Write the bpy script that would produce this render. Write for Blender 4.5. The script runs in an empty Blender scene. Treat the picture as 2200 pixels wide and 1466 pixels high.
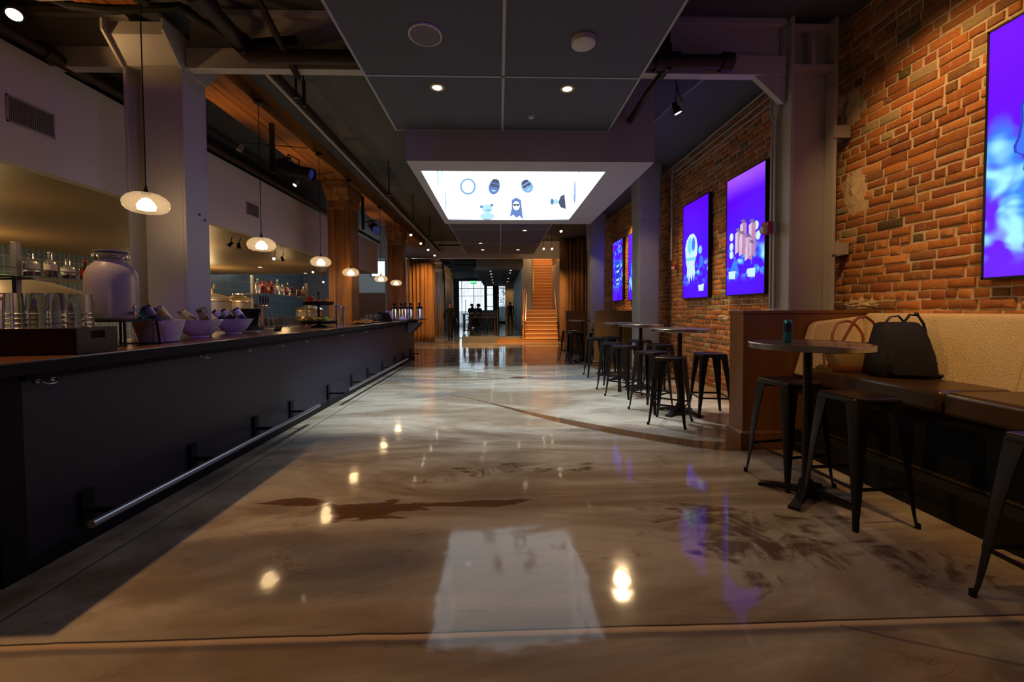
import bpy, math, random
from math import sin, cos, pi, radians as R
from mathutils import Vector, Matrix
random.seed(7)
C = bpy.context.scene.collection
# ------------------------------------------------------------------ materials
MATS = {}
def new_mat(name):
    m = bpy.data.materials.new(name); m.use_nodes = True
    nt = m.node_tree
    return m, nt, nt.nodes['Principled BSDF']
def mat(name, col, rough=.5, metal=0., emit=None, es=0., trans=0., ior=1.45, coat=0., alpha=1., bump=0., bs=40., var=0., spec=.5):
    if name in MATS: return MATS[name]
    m, nt, b = new_mat(name)
    b.inputs['Base Color'].default_value = (*col, 1)
    b.inputs['Roughness'].default_value = rough
    b.inputs['Metallic'].default_value = metal
    b.inputs['IOR'].default_value = ior
    b.inputs['Transmission Weight'].default_value = trans
    b.inputs['Coat Weight'].default_value = coat
    b.inputs['Specular IOR Level'].default_value = spec
    b.inputs['Alpha'].default_value = alpha
    if emit: b.inputs['Emission Color'].default_value = (*emit, 1); b.inputs['Emission Strength'].default_value = es
    tc = nt.nodes.new('ShaderNodeTexCoord')
    nz = nt.nodes.new('ShaderNodeTexNoise'); nz.inputs['Scale'].default_value = bs; nz.inputs['Detail'].default_value = 5
    nt.links.new(tc.outputs['Object'], nz.inputs['Vector'])
    if bump:
        bp = nt.nodes.new('ShaderNodeBump'); bp.inputs['Strength'].default_value = bump; bp.inputs['Distance'].default_value = .01
        nt.links.new(nz.outputs['Fac'], bp.inputs['Height']); nt.links.new(bp.outputs['Normal'], b.inputs['Normal'])
    v = var if var else .12
    mx = nt.nodes.new('ShaderNodeMix'); mx.data_type = 'RGBA'
    mx.inputs[6].default_value = (*[c*(1-v) for c in col], 1); mx.inputs[7].default_value = (*[min(1, c*(1+v)) for c in col], 1)
    nt.links.new(nz.outputs['Fac'], mx.inputs[0]); nt.links.new(mx.outputs[2], b.inputs['Base Color'])
    MATS[name] = m
    return m
def N(nt, t, **k):
    n = nt.nodes.new(t)
    for a, v in k.items():
        if isinstance(a, str) and hasattr(n, a): setattr(n, a, v)
        else: n.inputs[a.replace('_', ' ')].default_value = v
    return n
def M_(nt, op, a, b=None, c=None, clamp=False):
    n = nt.nodes.new('ShaderNodeMath'); n.operation = op; n.use_clamp = clamp
    for i, x in enumerate((a, b, c)):
        if x is None: continue
        if isinstance(x, (int, float)): n.inputs[i].default_value = x
        else: nt.links.new(x, n.inputs[i])
    return n.outputs[0]
def mixc(nt, f, a, b):
    n = nt.nodes.new('ShaderNodeMix'); n.data_type = 'RGBA'
    for i, x in ((0, f), (6, a), (7, b)):
        if isinstance(x, (int, float)): n.inputs[i].default_value = x
        elif isinstance(x, tuple): n.inputs[i].default_value = (*x, 1)
        else: nt.links.new(x, n.inputs[i])
    return n.outputs[2]
def sstep(nt, x, lo, hi):
    n = nt.nodes.new('ShaderNodeMapRange'); n.interpolation_type = 'SMOOTHSTEP'
    nt.links.new(x, n.inputs[0]); n.inputs[1].default_value = lo; n.inputs[2].default_value = hi
    n.inputs[3].default_value = 0; n.inputs[4].default_value = 1
    return n.outputs[0]
def noise(nt, vec, scale=(1, 1, 1), s=1., det=5., dist=0., rough=.5):
    mp = nt.nodes.new('ShaderNodeMapping'); mp.inputs['Scale'].default_value = scale
    nt.links.new(vec, mp.inputs['Vector'])
    n = nt.nodes.new('ShaderNodeTexNoise'); n.inputs['Scale'].default_value = s; n.inputs['Detail'].default_value = det
    n.inputs['Distortion'].default_value = dist; n.inputs['Roughness'].default_value = rough
    nt.links.new(mp.outputs[0], n.inputs['Vector'])
    return n.outputs['Fac']
def wood(name, dark, light, axis='z', rough=.45, gs=14.):
    m, nt, b = new_mat(name)
    tc = nt.nodes.new('ShaderNodeTexCoord')
    sc = {'z': (1, 1, .06), 'y': (1, .06, 1), 'x': (.06, 1, 1)}[axis]
    n1 = noise(nt, tc.outputs['Object'], sc, gs, 6, .6)
    n2 = noise(nt, tc.outputs['Object'], sc, gs*.3, 3, 1.5)
    f = M_(nt, 'ADD', M_(nt, 'MULTIPLY', n1, .6), M_(nt, 'MULTIPLY', n2, .5))
    f = sstep(nt, f, .35, .75)
    nt.links.new(mixc(nt, f, dark, light), b.inputs['Base Color'])
    b.inputs['Roughness'].default_value = rough
    bp = nt.nodes.new('ShaderNodeBump'); bp.inputs['Strength'].default_value = .15; bp.inputs['Distance'].default_value = .01
    nt.links.new(n1, bp.inputs['Height']); nt.links.new(bp.outputs['Normal'], b.inputs['Normal'])
    MATS[name] = m
    return m
def emis(name, col, st):
    if name in MATS: return MATS[name]
    m, nt, b = new_mat(name)
    b.inputs['Base Color'].default_value = (.02, .02, .02, 1); b.inputs['Roughness'].default_value = .3
    b.inputs['Emission Color'].default_value = (*col, 1); b.inputs['Emission Strength'].default_value = st
    MATS[name] = m
    return m
# floor: swirled epoxy with saw-cut joints and brown veins
def floor_material():
    m, nt, b = new_mat('epoxy_floor')
    L = nt.links
    tc = nt.nodes.new('ShaderNodeTexCoord'); P = tc.outputs['Object']
    sp = nt.nodes.new('ShaderNodeSeparateXYZ'); L.new(P, sp.inputs[0]); X, Y = sp.outputs[0], sp.outputs[1]
    a = noise(nt, P, (.32, .95, 1), 1.0, 9, 2.2, .58)
    c = noise(nt, P, (.5, 1.6, 1), 1.6, 7, 3.0, .6)
    d = noise(nt, P, (.2, .6, 1), .9, 4, 1.2)
    w = noise(nt, P, (1, 1, 1), 5., 6, 1.0)
    w2 = noise(nt, P, (1, 1, 1), 1.3, 5, .8)
    col = mixc(nt, sstep(nt, a, .36, .62), (.25, .185, .125), (.49, .425, .335))
    col = mixc(nt, M_(nt, 'MULTIPLY', sstep(nt, c, .5, .68), .6), col, (.33, .255, .18))
    col = mixc(nt, M_(nt, 'MULTIPLY', sstep(nt, d, .50, .66), .8), col, (.13, .13, .15))
    # long brown vein crossing the room
    fc = nt.nodes.new('ShaderNodeFloatCurve'); cv = fc.mapping.curves[0]
    pts = [(-.7, 6.25), (-.5, 6.07), (.0, 5.55), (.33, 5.16), (.75, 4.72), (1.13, 4.38), (1.62, 4.02), (2.0, 3.80), (2.3, 3.78)]
    tx = lambda x: (x+.7)/3.0
    ty = lambda y: (y-3.5)/3.0
    cv.points[0].location = (tx(pts[0][0]), ty(pts[0][1])); cv.points[1].location = (tx(pts[-1][0]), ty(pts[-1][1]))
    for p in pts[1:-1]: cv.points.new(tx(p[0]), ty(p[1]))
    fc.mapping.update()
    L.new(M_(nt, 'DIVIDE', M_(nt, 'ADD', X, .7), 3.0), fc.inputs['Value'])
    yc = M_(nt, 'ADD', M_(nt, 'MULTIPLY', fc.outputs[0], 3.0), 3.5)
    dy = M_(nt, 'ABSOLUTE', M_(nt, 'SUBTRACT', M_(nt, 'ADD', Y, M_(nt, 'MULTIPLY', M_(nt, 'SUBTRACT', w2, .5), .12)), yc))
    wid = M_(nt, 'MULTIPLY', sstep(nt, X, -.5, 1.0), .15)
    wid = M_(nt, 'ADD', wid, .016)
    v = M_(nt, 'SUBTRACT', 1, M_(nt, 'DIVIDE', dy, wid), clamp=True)
    v = sstep(nt, v, .05, .35)
    inx = M_(nt, 'MULTIPLY', M_(nt, 'GREATER_THAN', X, -.75), M_(nt, 'LESS_THAN', X, 2.25))
    v = M_(nt, 'MULTIPLY', v, inx)
    # poured brown blobs
    def blob(cx, cy, rx, ry, amp, lo=.0, hi=.25):
        u = M_(nt, 'POWER', M_(nt, 'DIVIDE', M_(nt, 'SUBTRACT', X, cx), rx), 2)
        q = M_(nt, 'POWER', M_(nt, 'DIVIDE', M_(nt, 'SUBTRACT', Y, cy), ry), 2)
        e = M_(nt, 'SUBTRACT', 1, M_(nt, 'SQRT', M_(nt, 'ADD', u, q)))
        e = M_(nt, 'ADD', e, M_(nt, 'MULTIPLY', M_(nt, 'SUBTRACT', a, .5), amp))
        e = M_(nt, 'ADD', e, M_(nt, 'MULTIPLY', M_(nt, 'SUBTRACT', w2, .5), amp)); e = M_(nt, 'ADD', e, M_(nt, 'MULTIPLY', M_(nt, 'SUBTRACT', c, .5), amp*1.1))
        return sstep(nt, e, lo, hi)
    s1 = blob(-.78, 2.66, .36, .12, 2.0); s2 = blob(-1.45, 2.78, .26, .05, 2.4); s3 = blob(-.2, 2.72, .6, .06, 2.6)
    s4 = blob(1.75, 2.25, .55, .50, 5.0, 0, .8); s5 = blob(.42, 7.9, .2, .12, 2.0); s6 = blob(2.15, 1.95, .5, .18, 4.5, 0, .6)
    s7 = blob(.2, 3.25, .5, .16, 4.0, 0, .7)
    br = M_(nt, 'MAXIMUM', v, M_(nt, 'MAXIMUM', M_(nt, 'MAXIMUM', s1, s2), M_(nt, 'MAXIMUM', s3, s5)))
    streak = sstep(nt, noise(nt, P, (1.1, .8, 1), 2.4, 9, 2.6, .62), .40, .58)
    soft = M_(nt, 'MULTIPLY', M_(nt, 'MAXIMUM', M_(nt, 'MAXIMUM', s4, s6), s7), M_(nt, 'MULTIPLY', streak, .85))
    col = mixc(nt, M_(nt, 'MULTIPLY', br, .92), col, (.11, .048, .018))
    col = mixc(nt, soft, col, (.085, .042, .018))
    # fine dark wisps
    ws = M_(nt, 'ABSOLUTE', M_(nt, 'SUBTRACT', noise(nt, P, (.35, 1.3, 1), 1.1, 8, 3.5, .55), .5))
    wm = M_(nt, 'SUBTRACT', 1, sstep(nt, ws, .002, .012))
    col = mixc(nt, M_(nt, 'MULTIPLY', wm, M_(nt, 'MULTIPLY', sstep(nt, w2, .48, .62), .35)), col, (.07, .04, .022))
    # saw-cut joints: across at Y=1.6, along the bar at X=-2.1, a diagonal one on the right
    def line(e, lo, hi, colr, k, lim=None):
        nonlocal col
        mk = M_(nt, 'SUBTRACT', 1, sstep(nt, M_(nt, 'ABSOLUTE', e), lo, hi))
        if lim is not None: mk = M_(nt, 'MULTIPLY', mk, lim)
        col = mixc(nt, M_(nt, 'MULTIPLY', mk, k), col, colr)
    wob = M_(nt, 'MULTIPLY', M_(nt, 'SUBTRACT', w2, .5), .02)
    ye = M_(nt, 'ADD', M_(nt, 'SUBTRACT', Y, 1.6), wob)
    line(M_(nt, 'SUBTRACT', ye, .0), .012, .018, (.60, .42, .27), .9)
    line(M_(nt, 'SUBTRACT', ye, .018), .002, .007, (.03, .02, .02), .9)
    line(M_(nt, 'ADD', ye, .026), .004, .03, (.10, .08, .09), .6)
    xe = M_(nt, 'ADD', M_(nt, 'ADD', X, 2.1), wob)
    line(xe, .004, .009, (.03, .025, .02), .8); line(M_(nt, 'ADD', xe, .02), .01, .02, (.42, .36, .28), .5)
    line(M_(nt, 'ADD', M_(nt, 'ADD', M_(nt, 'SUBTRACT', Y, 1.58), M_(nt, 'MULTIPLY', M_(nt, 'SUBTRACT', X, 1.4), .42)), M_(nt, 'MULTIPLY', wob, 2)), .003, .012, (.05, .045, .07), .55, M_(nt, 'GREATER_THAN', X, 1.38))
    line(M_(nt, 'SUBTRACT', X, M_(nt, 'ADD', M_(nt, 'MULTIPLY', M_(nt, 'SUBTRACT', 6, Y), .12), 1.2)), .002, .01, (.18, .17, .17), .5, M_(nt, 'MULTIPLY', M_(nt, 'GREATER_THAN', Y, 5.3), M_(nt, 'LESS_THAN', Y, 8.5)))
    line(M_(nt, 'SUBTRACT', Y, 9.5), .006, .012, (.10, .09, .08), .6)
    L.new(col, b.inputs['Base Color'])
    rr = M_(nt, 'ADD', .05, M_(nt, 'MULTIPLY', c, .05)); L.new(rr, b.inputs['Roughness'])
    b.inputs['IOR'].default_value = 1.36
    bp = nt.nodes.new('ShaderNodeBump'); bp.inputs['Strength'].default_value = .30; bp.inputs['Distance'].default_value = .008
    hh = M_(nt, 'ADD', M_(nt, 'MULTIPLY', noise(nt, P, (1, 1, 1), 2.6, 2, .3), 1.2), M_(nt, 'MULTIPLY', noise(nt, P, (1, 1, 1), 14, 3), .10))
    L.new(hh, bp.inputs['Height']); L.new(bp.outputs['Normal'], b.inputs['Normal'])
    MATS['floor'] = m
    return m
floor_m = floor_material()
def attr_mat(name, rough=.9, bump=.5, bs=60, mul=1.):
    m, nt, b = new_mat(name)
    at = nt.nodes.new('ShaderNodeAttribute'); at.attribute_name = 'col'
    tc = nt.nodes.new('ShaderNodeTexCoord')
    n = noise(nt, tc.outputs['Object'], (1, 1, 1), bs, 6)
    n2 = noise(nt, tc.outputs['Object'], (1, 1, 1), bs*.25, 4)
    f = M_(nt, 'ADD', M_(nt, 'MULTIPLY', n, .7), .62)
    mx = nt.nodes.new('ShaderNodeMix'); mx.data_type = 'RGBA'; mx.blend_type = 'MULTIPLY'; mx.inputs[0].default_value = 1
    nt.links.new(at.outputs['Color'], mx.inputs[6])
    cb = nt.nodes.new('ShaderNodeCombineXYZ')
    for i in range(3): nt.links.new(f, cb.inputs[i])
    nt.links.new(cb.outputs[0], mx.inputs[7])
    c2 = mixc(nt, M_(nt, 'MULTIPLY', sstep(nt, n2, .56, .7), .45), mx.outputs[2], (.36, .25, .15))
    nt.links.new(c2, b.inputs['Base Color']); b.inputs['Roughness'].default_value = rough
    bp = nt.nodes.new('ShaderNodeBump'); bp.inputs['Strength'].default_value = bump; bp.inputs['Distance'].default_value = .01
    nt.links.new(n, bp.inputs['Height']); nt.links.new(bp.outputs['Normal'], b.inputs['Normal'])
    return m
brick_m = attr_mat('old_brick')
mortar_m = mat('mortar', (.55, .42, .26), .95, bump=.9, bs=25, var=.4)
white_wall = mat('painted_plaster', (.52, .50, .50), .7, bump=.05, bs=30, var=.05)
white_steel = mat('white_painted_steel', (.44, .42, .41), .5, var=.06, bs=6)
soffit_m = mat('soffit_plaster', (.25, .17, .085), .45, var=.08, bs=2)
ceil_m = mat('dark_ceiling_paint', (.085, .09, .105), .8, bump=.1, bs=8, var=.25)
panel_m = mat('acoustic_panel', (.105, .115, .15), .85, bump=.25, bs=220, var=.18)
panel_trim = mat('panel_trim', (.40, .42, .46), .5)
box_m = mat('skylight_surround', (.42, .41, .46), .6, var=.05, bs=3)
beam_wood = wood('old_fir_beam', (.12, .036, .006), (.42, .16, .028), 'y')
post_wood = wood('old_fir_post', (.12, .036, .006), (.40, .15, .025), 'z', gs=9)
cherry = wood('cherry_panel', (.12, .043, .007), (.20, .080, .013), 'z', .4, 5)
counter_wood = wood('bar_top_wood', (.05, .016, .008), (.13, .045, .020), 'y', .24, 10)
crate_wood = wood('crate_wood', (.018, .008, .004), (.06, .024, .010), 'x', .6)
stair_wood = wood('stair_oak', (.32, .12, .03), (.50, .22, .06), 'x', .45, 5)
bar_m = mat('bar_front_paint', (.013, .013, .026), .5, bump=.03, bs=20, var=.1)
black = mat('black_metal', (.012, .012, .014), .4, .3)
blackm = mat('black_matte', (.006, .006, .007), .75, spec=.3)
iron = mat('dark_iron_pipe', (.035, .020, .018), .55, .3, bump=.2, bs=30)
gun = mat('gunmetal', (.036, .033, .034), .32, .85, var=.25, bs=10)
steel = mat('brushed_steel', (.55, .55, .56), .28, 1., var=.1, bs=20)
chrome = mat('chrome', (.75, .75, .78), .10, 1.)
brass = mat('warm_metal', (.55, .40, .22), .35, 1.)
tank_m = mat('polished_tank', (.85, .78, .64), .38, 1.)
conc = mat('column_concrete', (.30, .29, .28), .8, bump=.2, bs=14, var=.15)
conduit = mat('grey_conduit', (.42, .40, .38), .45, .4)
laminate = mat('table_laminate', (.11, .085, .075), .16, var=.2, bs=12)
alu = mat('aluminium_band', (.50, .50, .52), .25, 1.)
cream = mat('cream_boucle', (.66, .50, .27), .95, bump=1., bs=110, var=.18)
vinyl = mat('brown_vinyl', (.060, .032, .012), .28, bump=.08, bs=60)
porcelain = mat('white_porcelain', (.72, .72, .74), .18)
tile_m = None
# ------------------------------------------------------------------ mesh builder
class MB:
    def __init__(s): s.v = []; s.f = []; s.c = []
    def add(s, vs, fs, col=None):
        o = len(s.v); s.v += [tuple(p) for p in vs]; s.f += [tuple(i+o for i in f) for f in fs]
        s.c += [col]*len(fs); return s
    def box(s, x0, x1, y0, y1, z0, z1, col=None):
        return s.add([(x, y, z) for x in (x0, x1) for y in (y0, y1) for z in (z0, z1)],
                     [(0, 1, 3, 2), (4, 6, 7, 5), (0, 4, 5, 1), (2, 3, 7, 6), (0, 2, 6, 4), (1, 5, 7, 3)], col)
    def obox(s, c, d, rz=0., rx=0., ry=0.):
        m = Matrix.Rotation(rz, 3, 'Z') @ Matrix.Rotation(ry, 3, 'Y') @ Matrix.Rotation(rx, 3, 'X')
        vs = [Vector(c) + m @ Vector((x*d[0]/2, y*d[1]/2, z*d[2]/2)) for x in (-1, 1) for y in (-1, 1) for z in (-1, 1)]
        return s.add(vs, [(0, 1, 3, 2), (4, 6, 7, 5), (0, 4, 5, 1), (2, 3, 7, 6), (0, 2, 6, 4), (1, 5, 7, 3)])
    def loft(s, rings, cap=True, close=True):
        n = len(rings[0]); vs = [p for r in rings for p in r]; fs = []
        for k in range(len(rings)-1):
            for i in range(n if close else n-1):
                j = (i+1) % n; fs.append((k*n+i, k*n+j, (k+1)*n+j, (k+1)*n+i))
        if cap: fs.append(tuple(range(n))[::-1]); fs.append(tuple(range((len(rings)-1)*n, len(rings)*n)))
        return s.add(vs, fs)
    def prism(s, poly, ax, a, b):          # poly in the two other axes
        def p3(u, v, w): return {'x': (w, u, v), 'y': (u, w, v), 'z': (u, v, w)}[ax]
        return s.loft([[p3(u, v, w) for u, v in poly] for w in (a, b)])
    def cyl(s, p0, p1, r0, r1=None, n=12, cap=True):
        r1 = r0 if r1 is None else r1
        return s.tube([p0, p1], [r0, r1], n, cap)
    def tube(s, pts, r, n=8, cap=True):
        pts = [Vector(p) for p in pts]; rs = r if isinstance(r, (list, tuple)) else [r]*len(pts)
        up = None; rings = []
        for i, p in enumerate(pts):
            t = (pts[min(i+1, len(pts)-1)] - pts[max(i-1, 0)]).normalized()
            if up is None:
                up = Vector((0, 0, 1)) if abs(t.z) < .9 else Vector((1, 0, 0))
            sx = t.cross(up).normalized(); up = sx.cross(t).normalized()
            rings.append([p + sx*rs[i]*cos(2*pi*k/n) + up*rs[i]*sin(2*pi*k/n) for k in range(n)])
        return s.loft(rings, cap)
    def lathe(s, prof, c=(0, 0, 0), n=24, cap=True, m=None):
        rings = []
        for r, z in prof:
            ring = [Vector((max(r, .0004)*cos(2*pi*k/n), max(r, .0004)*sin(2*pi*k/n), z)) for k in range(n)]
            if m is not None: ring = [m @ p for p in ring]
            rings.append([p + Vector(c) for p in ring])
        return s.loft(rings, cap)
    def ball(s, c, r, n=12, m=8, sc=(1, 1, 1)):
        prof = [(r*sin(pi*k/m), -r*cos(pi*k/m)) for k in range(m+1)]
        rings = [[(c[0]+max(q, .0003)*cos(2*pi*i/n)*sc[0], c[1]+max(q, .0003)*sin(2*pi*i/n)*sc[1], c[2]+z*sc[2]) for i in range(n)] for q, z in prof]
        return s.loft(rings)
    def sheet(s, rows):                     # grid of points
        n = len(rows[0]); vs = [p for r in rows for p in r]
        return s.add(vs, [(k*n+i, k*n+i+1, (k+1)*n+i+1, (k+1)*n+i) for k in range(len(rows)-1) for i in range(n-1)])
    def build(s, name, m, parent=None, smooth=True, bev=0., solid=0., norm=True, ang=38):
        me = bpy.data.meshes.new(name); me.from_pydata(s.v, [], s.f)
        if any(c is not None for c in s.c):
            a = me.color_attributes.new('col', 'FLOAT_COLOR', 'CORNER'); k = 0; d = []
            for p, c in zip(me.polygons, s.c):
                c = c or (.3, .2, .1)
                d += [c[0], c[1], c[2], 1.]*p.loop_total
            a.data.foreach_set('color', d)
        if norm:
            import bmesh
            bm = bmesh.new(); bm.from_mesh(me); bmesh.ops.recalc_face_normals(bm, faces=bm.faces); bm.to_mesh(me); bm.free()
        for x in (m if isinstance(m, (list, tuple)) else [m]): me.materials.append(x)
        if smooth:
            me.polygons.foreach_set('use_smooth', [True]*len(me.polygons)); me.set_sharp_from_angle(angle=R(ang))
        me.update()
        o = bpy.data.objects.new(name, me); C.objects.link(o)
        if parent: o.parent = parent
        if bev:
            q = o.modifiers.new('edge', 'BEVEL'); q.width = bev; q.segments = 2; q.limit_method = 'ANGLE'
        if solid:
            q = o.modifiers.new('thick', 'SOLIDIFY'); q.thickness = solid; q.offset = 0
        return o
def tag(o, label, cat, group=None, kind=None):
    o['label'] = label; o['category'] = cat
    if group: o['group'] = group
    if kind: o['kind'] = kind
    return o
def thing(name, label, cat, loc=(0, 0, 0), rz=0., group=None):
    o = bpy.data.objects.new(name, None); C.objects.link(o); o.location = loc; o.rotation_euler = (0, 0, rz)
    o.empty_display_size = .1
    return tag(o, label, cat, group)
def struct(o): o['kind'] = 'structure'; return o
KIDS = {}
def dup(root, loc=None, rz=None, label=None, group=None):
    kids = {}
    for o in C.objects:
        if o.parent: kids.setdefault(o.parent, []).append(o)
    def cp(o, par):
        c = o.copy(); C.objects.link(c); c.parent = par
        for k in kids.get(o, []): cp(k, c)
        return c
    r = cp(root, None)
    if loc is not None: r.location = loc
    if rz is not None: r.rotation_euler = (0, 0, rz)
    if label: r['label'] = label
    if group: r['group'] = group
    return r
def rrect(w, h, r, n=4, cx=0, cy=0):
    p = []
    for (sx, sy, a0) in ((1, 1, 0), (-1, 1, 90), (-1, -1, 180), (1, -1, 270)):
        for k in range(n+1):
            a = R(a0+90*k/n); p.append((cx+sx*(w/2-r)+r*cos(a), cy+sy*(h/2-r)+r*sin(a)))
    return p
def spot(name, loc, tgt, power, col, size=60, blend=.5, rad=.04):
    l = bpy.data.lights.new(name, 'SPOT'); l.energy = power; l.color = col; l.spot_size = R(size); l.spot_blend = blend; l.shadow_soft_size = rad
    o = bpy.data.objects.new(name, l); C.objects.link(o); o.location = loc
    o.rotation_euler = (Vector(tgt)-Vector(loc)).to_track_quat('-Z', 'Y').to_euler(); return o
def point(name, loc, power, col, rad=.05):
    l = bpy.data.lights.new(name, 'POINT'); l.energy = power; l.color = col; l.shadow_soft_size = rad
    o = bpy.data.objects.new(name, l); C.objects.link(o); o.location = loc; return o
WARM = (1., .56, .22); WARM2 = (1., .68, .36); COOL = (.80, .92, 1.); PURP = (.32, .12, 1.)
# ------------------------------------------------------------------ camera
cam = bpy.data.cameras.new('camera'); co = bpy.data.objects.new('camera', cam); C.objects.link(co)
cam.sensor_width = 36; cam.lens = 36*880/2200; cam.shift_y = -39/2200; cam.clip_start = .05; cam.clip_end = 200
co.matrix_world = Matrix.Translation((0, 0, 1.29)) @ Matrix.Rotation(-math.atan(27/880), 4, 'Z') @ Matrix.Rotation(R(90-1.68), 4, 'X') @ Matrix.Rotation(-.006, 4, 'Z')
bpy.context.scene.camera = co
# ------------------------------------------------------------------ room shell
ZC = 4.17; XR = 3.5; XL = -9.4; YB = -3.2; YF = 36.0
struct(MB().box(XL-.2, XR+.4, YB-.2, YF+.2, -.15, 0).build('floor', floor_m, smooth=False))
struct(MB().box(XL-.2, XR+.4, YB-.2, 4.84, ZC, ZC+.15).box(XL-.2, -1.0, 4.84, 8.3, ZC, ZC+.15).box(1.4, XR+.4, 4.84, 8.3, ZC, ZC+.15)
       .box(-1.0, 1.4, 4.84, 5.16, ZC, ZC+.15).box(-1.0, 1.4, 7.97, 8.3, ZC, ZC+.15)
       .box(XL-.2, 1.2, 8.3, YF+.2, ZC, ZC+.15).box(1.2, XR+.4, 8.3, 19.0, ZC, ZC+.15).build('ceiling', ceil_m, smooth=False))
struct(MB().box(XL-.2, XR+.4, YB-.2, YB, 0, ZC).build('wall_back', white_wall, smooth=False))
# brick wall on the right, brick by brick
def brick_wall():
    mb = MB(); mo = MB()
    mo.box(XR, XR+.25, YB, 21, 0, ZC)
    pal = [(.40, .145, .045), (.46, .18, .06), (.34, .115, .038), (.30, .10, .04), (.50, .22, .085), (.38, .155, .06), (.26, .13, .065), (.43, .165, .05)]
    patches = [(3.95, 2.42, .12, .20), (4.02, 3.25, .10, .20), (3.86, 1.33, .20, .06), (5.6, 1.15, .13, .08), (6.3, 1.16, .16, .05)]
    y_end = 16.8; z = .02; row = 0
    while z < ZC-.05:
        near_h = .080
        hh = near_h*random.uniform(.92, 1.06)
        head = row % 6 == 5
        L = .112 if head else .228
        y = .3 - random.uniform(0, .1) - (L/2 if row % 2 else 0)
        wav = random.uniform(-.004, .004)
        while y < y_end:
            l = L*random.uniform(.86, 1.1) if not (not head and random.random() < .08) else .105
            y1 = y + l
            g = random.uniform(.005, .0095)
            yc, zc = (y+y1)/2, z+hh/2
            if any(((yc-a)/ra)**2+((zc-b)/rb)**2 < 1 for a, b, ra, rb in patches): y = y1; continue
            col = random.choice(pal); k = random.uniform(.75, 1.15)
            if random.random() < .03: col = (.13, .10, .06); k = 1
            if random.random() < .04: col = (.34, .27, .18); k = 1
            col = (col[0]*k, col[1]*k*.92, col[2]*k*.62)
            x = XR - random.uniform(.004, .016)
            jt = lambda: random.uniform(-.005, .005)
            f = .010
            ya, yb, za, zb = y+g+jt(), y1-g+jt(), z+g*.7+jt()+wav, z+hh-g*.7+jt()+wav
            nseg = 1 if (y > 9 or head) else 2
            ys = [ya+(yb-ya)*i/(nseg+1) for i in range(nseg+2)]
            outer = [(XR+.004, q, za+jt()*.6) for q in ys] + [(XR+.004, q, zb+jt()*.6) for q in reversed(ys)]
            inner = []
            for i, (a, q, w) in enumerate(outer):
                qq = min(max(q, ya+f), yb-f); ww = w+f*.8 if w < zc else w-f*.8
                inner.append((x+random.uniform(-.003, .003), qq, ww))
            mid = [((a[0]*.35+b[0]*.65), a[1]*.75+b[1]*.25, a[2]*.75+b[2]*.25) for a, b in zip(outer, inner)]
            n = len(outer); vs = outer+mid+inner
            fs = [(k2*n+i, k2*n+(i+1) % n, (k2+1)*n+(i+1) % n, (k2+1)*n+i) for k2 in (0, 1) for i in range(n)]
            h2 = n//2
            for i in range(h2-1): fs.append((2*n+i, 2*n+i+1, 2*n+n-2-i, 2*n+n-1-i))
            mb.add(vs, fs, col)
            y = y1
        z += hh; row += 1
    w = mb.build('wall_right', brick_m, norm=True, ang=50); struct(w)
    mo.build('mortar_bed', mortar_m, w, smooth=False)
    # rough rubble patches where bricks are missing
    for a, b, ra, rb in patches:
        rows = []
        for i in range(15):
            rr = []
            for j in range(13):
                u, v = i/14*2-1, j/12*2-1
                e = max(0, 1-(u*u+v*v)*.9)
                rr.append((XR-.002-.035*e*random.uniform(.1, 1.2), a+u*ra*1.15, b+v*rb*1.15))
            rows.append(rr)
        MB().sheet(rows).build('rubble_patch', mortar_m, w, ang=60)
brick_wall()
# tiled wall far behind the bar
m, nt, b = new_mat('tile_wall')
tc = nt.nodes.new('ShaderNodeTexCoord'); mp = nt.nodes.new('ShaderNodeMapping'); mp.inputs['Rotation'].default_value = (R(90), 0, R(90))
mp.vector_type = 'TEXTURE'
bt = nt.nodes.new('ShaderNodeTexBrick'); bt.offset = 0; bt.inputs['Scale'].default_value = 1; bt.inputs['Brick Width'].default_value = .10; bt.inputs['Row Height'].default_value = .30
bt.inputs['Mortar Size'].default_value = .006; bt.inputs['Color1'].default_value = (.08, .13, .18, 1); bt.inputs['Color2'].default_value = (.10, .16, .21, 1); bt.inputs['Mortar'].default_value = (.30, .31, .28, 1)
nt.links.new(tc.outputs['Object'], mp.inputs[0]); nt.links.new(mp.outputs[0], bt.inputs['Vector']); nt.links.new(bt.outputs['Color'], b.inputs['Base Color'])
b.inputs['Roughness'].default_value = .18; tile_m = m
struct(MB().box(XL-.2, XL, YB, 22, 0, ZC).build('wall_left', tile_m, smooth=False))
greybrick = mat('grey_painted_brick', (.18, .18, .21), .8, bump=.8, bs=12, var=.35)
redbrown = mat('dark_red_panel', (.10, .035, .02), .6)
paleblue = mat('pale_wall', (.42, .47, .52), .7)
# end wall of the bar side, with a dark doorway and a high window
wl = struct(MB().box(-9.4, -7.6, 20, 20.2, 0, ZC).box(-7.6, -4.2, 20, 20.2, 0, 1.0).build('wall_far_left', greybrick, smooth=False))
struct(MB().box(-7.6, -4.2, 20.0, 20.1, 1.0, 2.2).build('trim_10', redbrown, smooth=False))
struct(MB().box(-7.6, -4.2, 20, 20.2, 2.2, ZC).build('wall_far_upper', paleblue, smooth=False))
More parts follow.
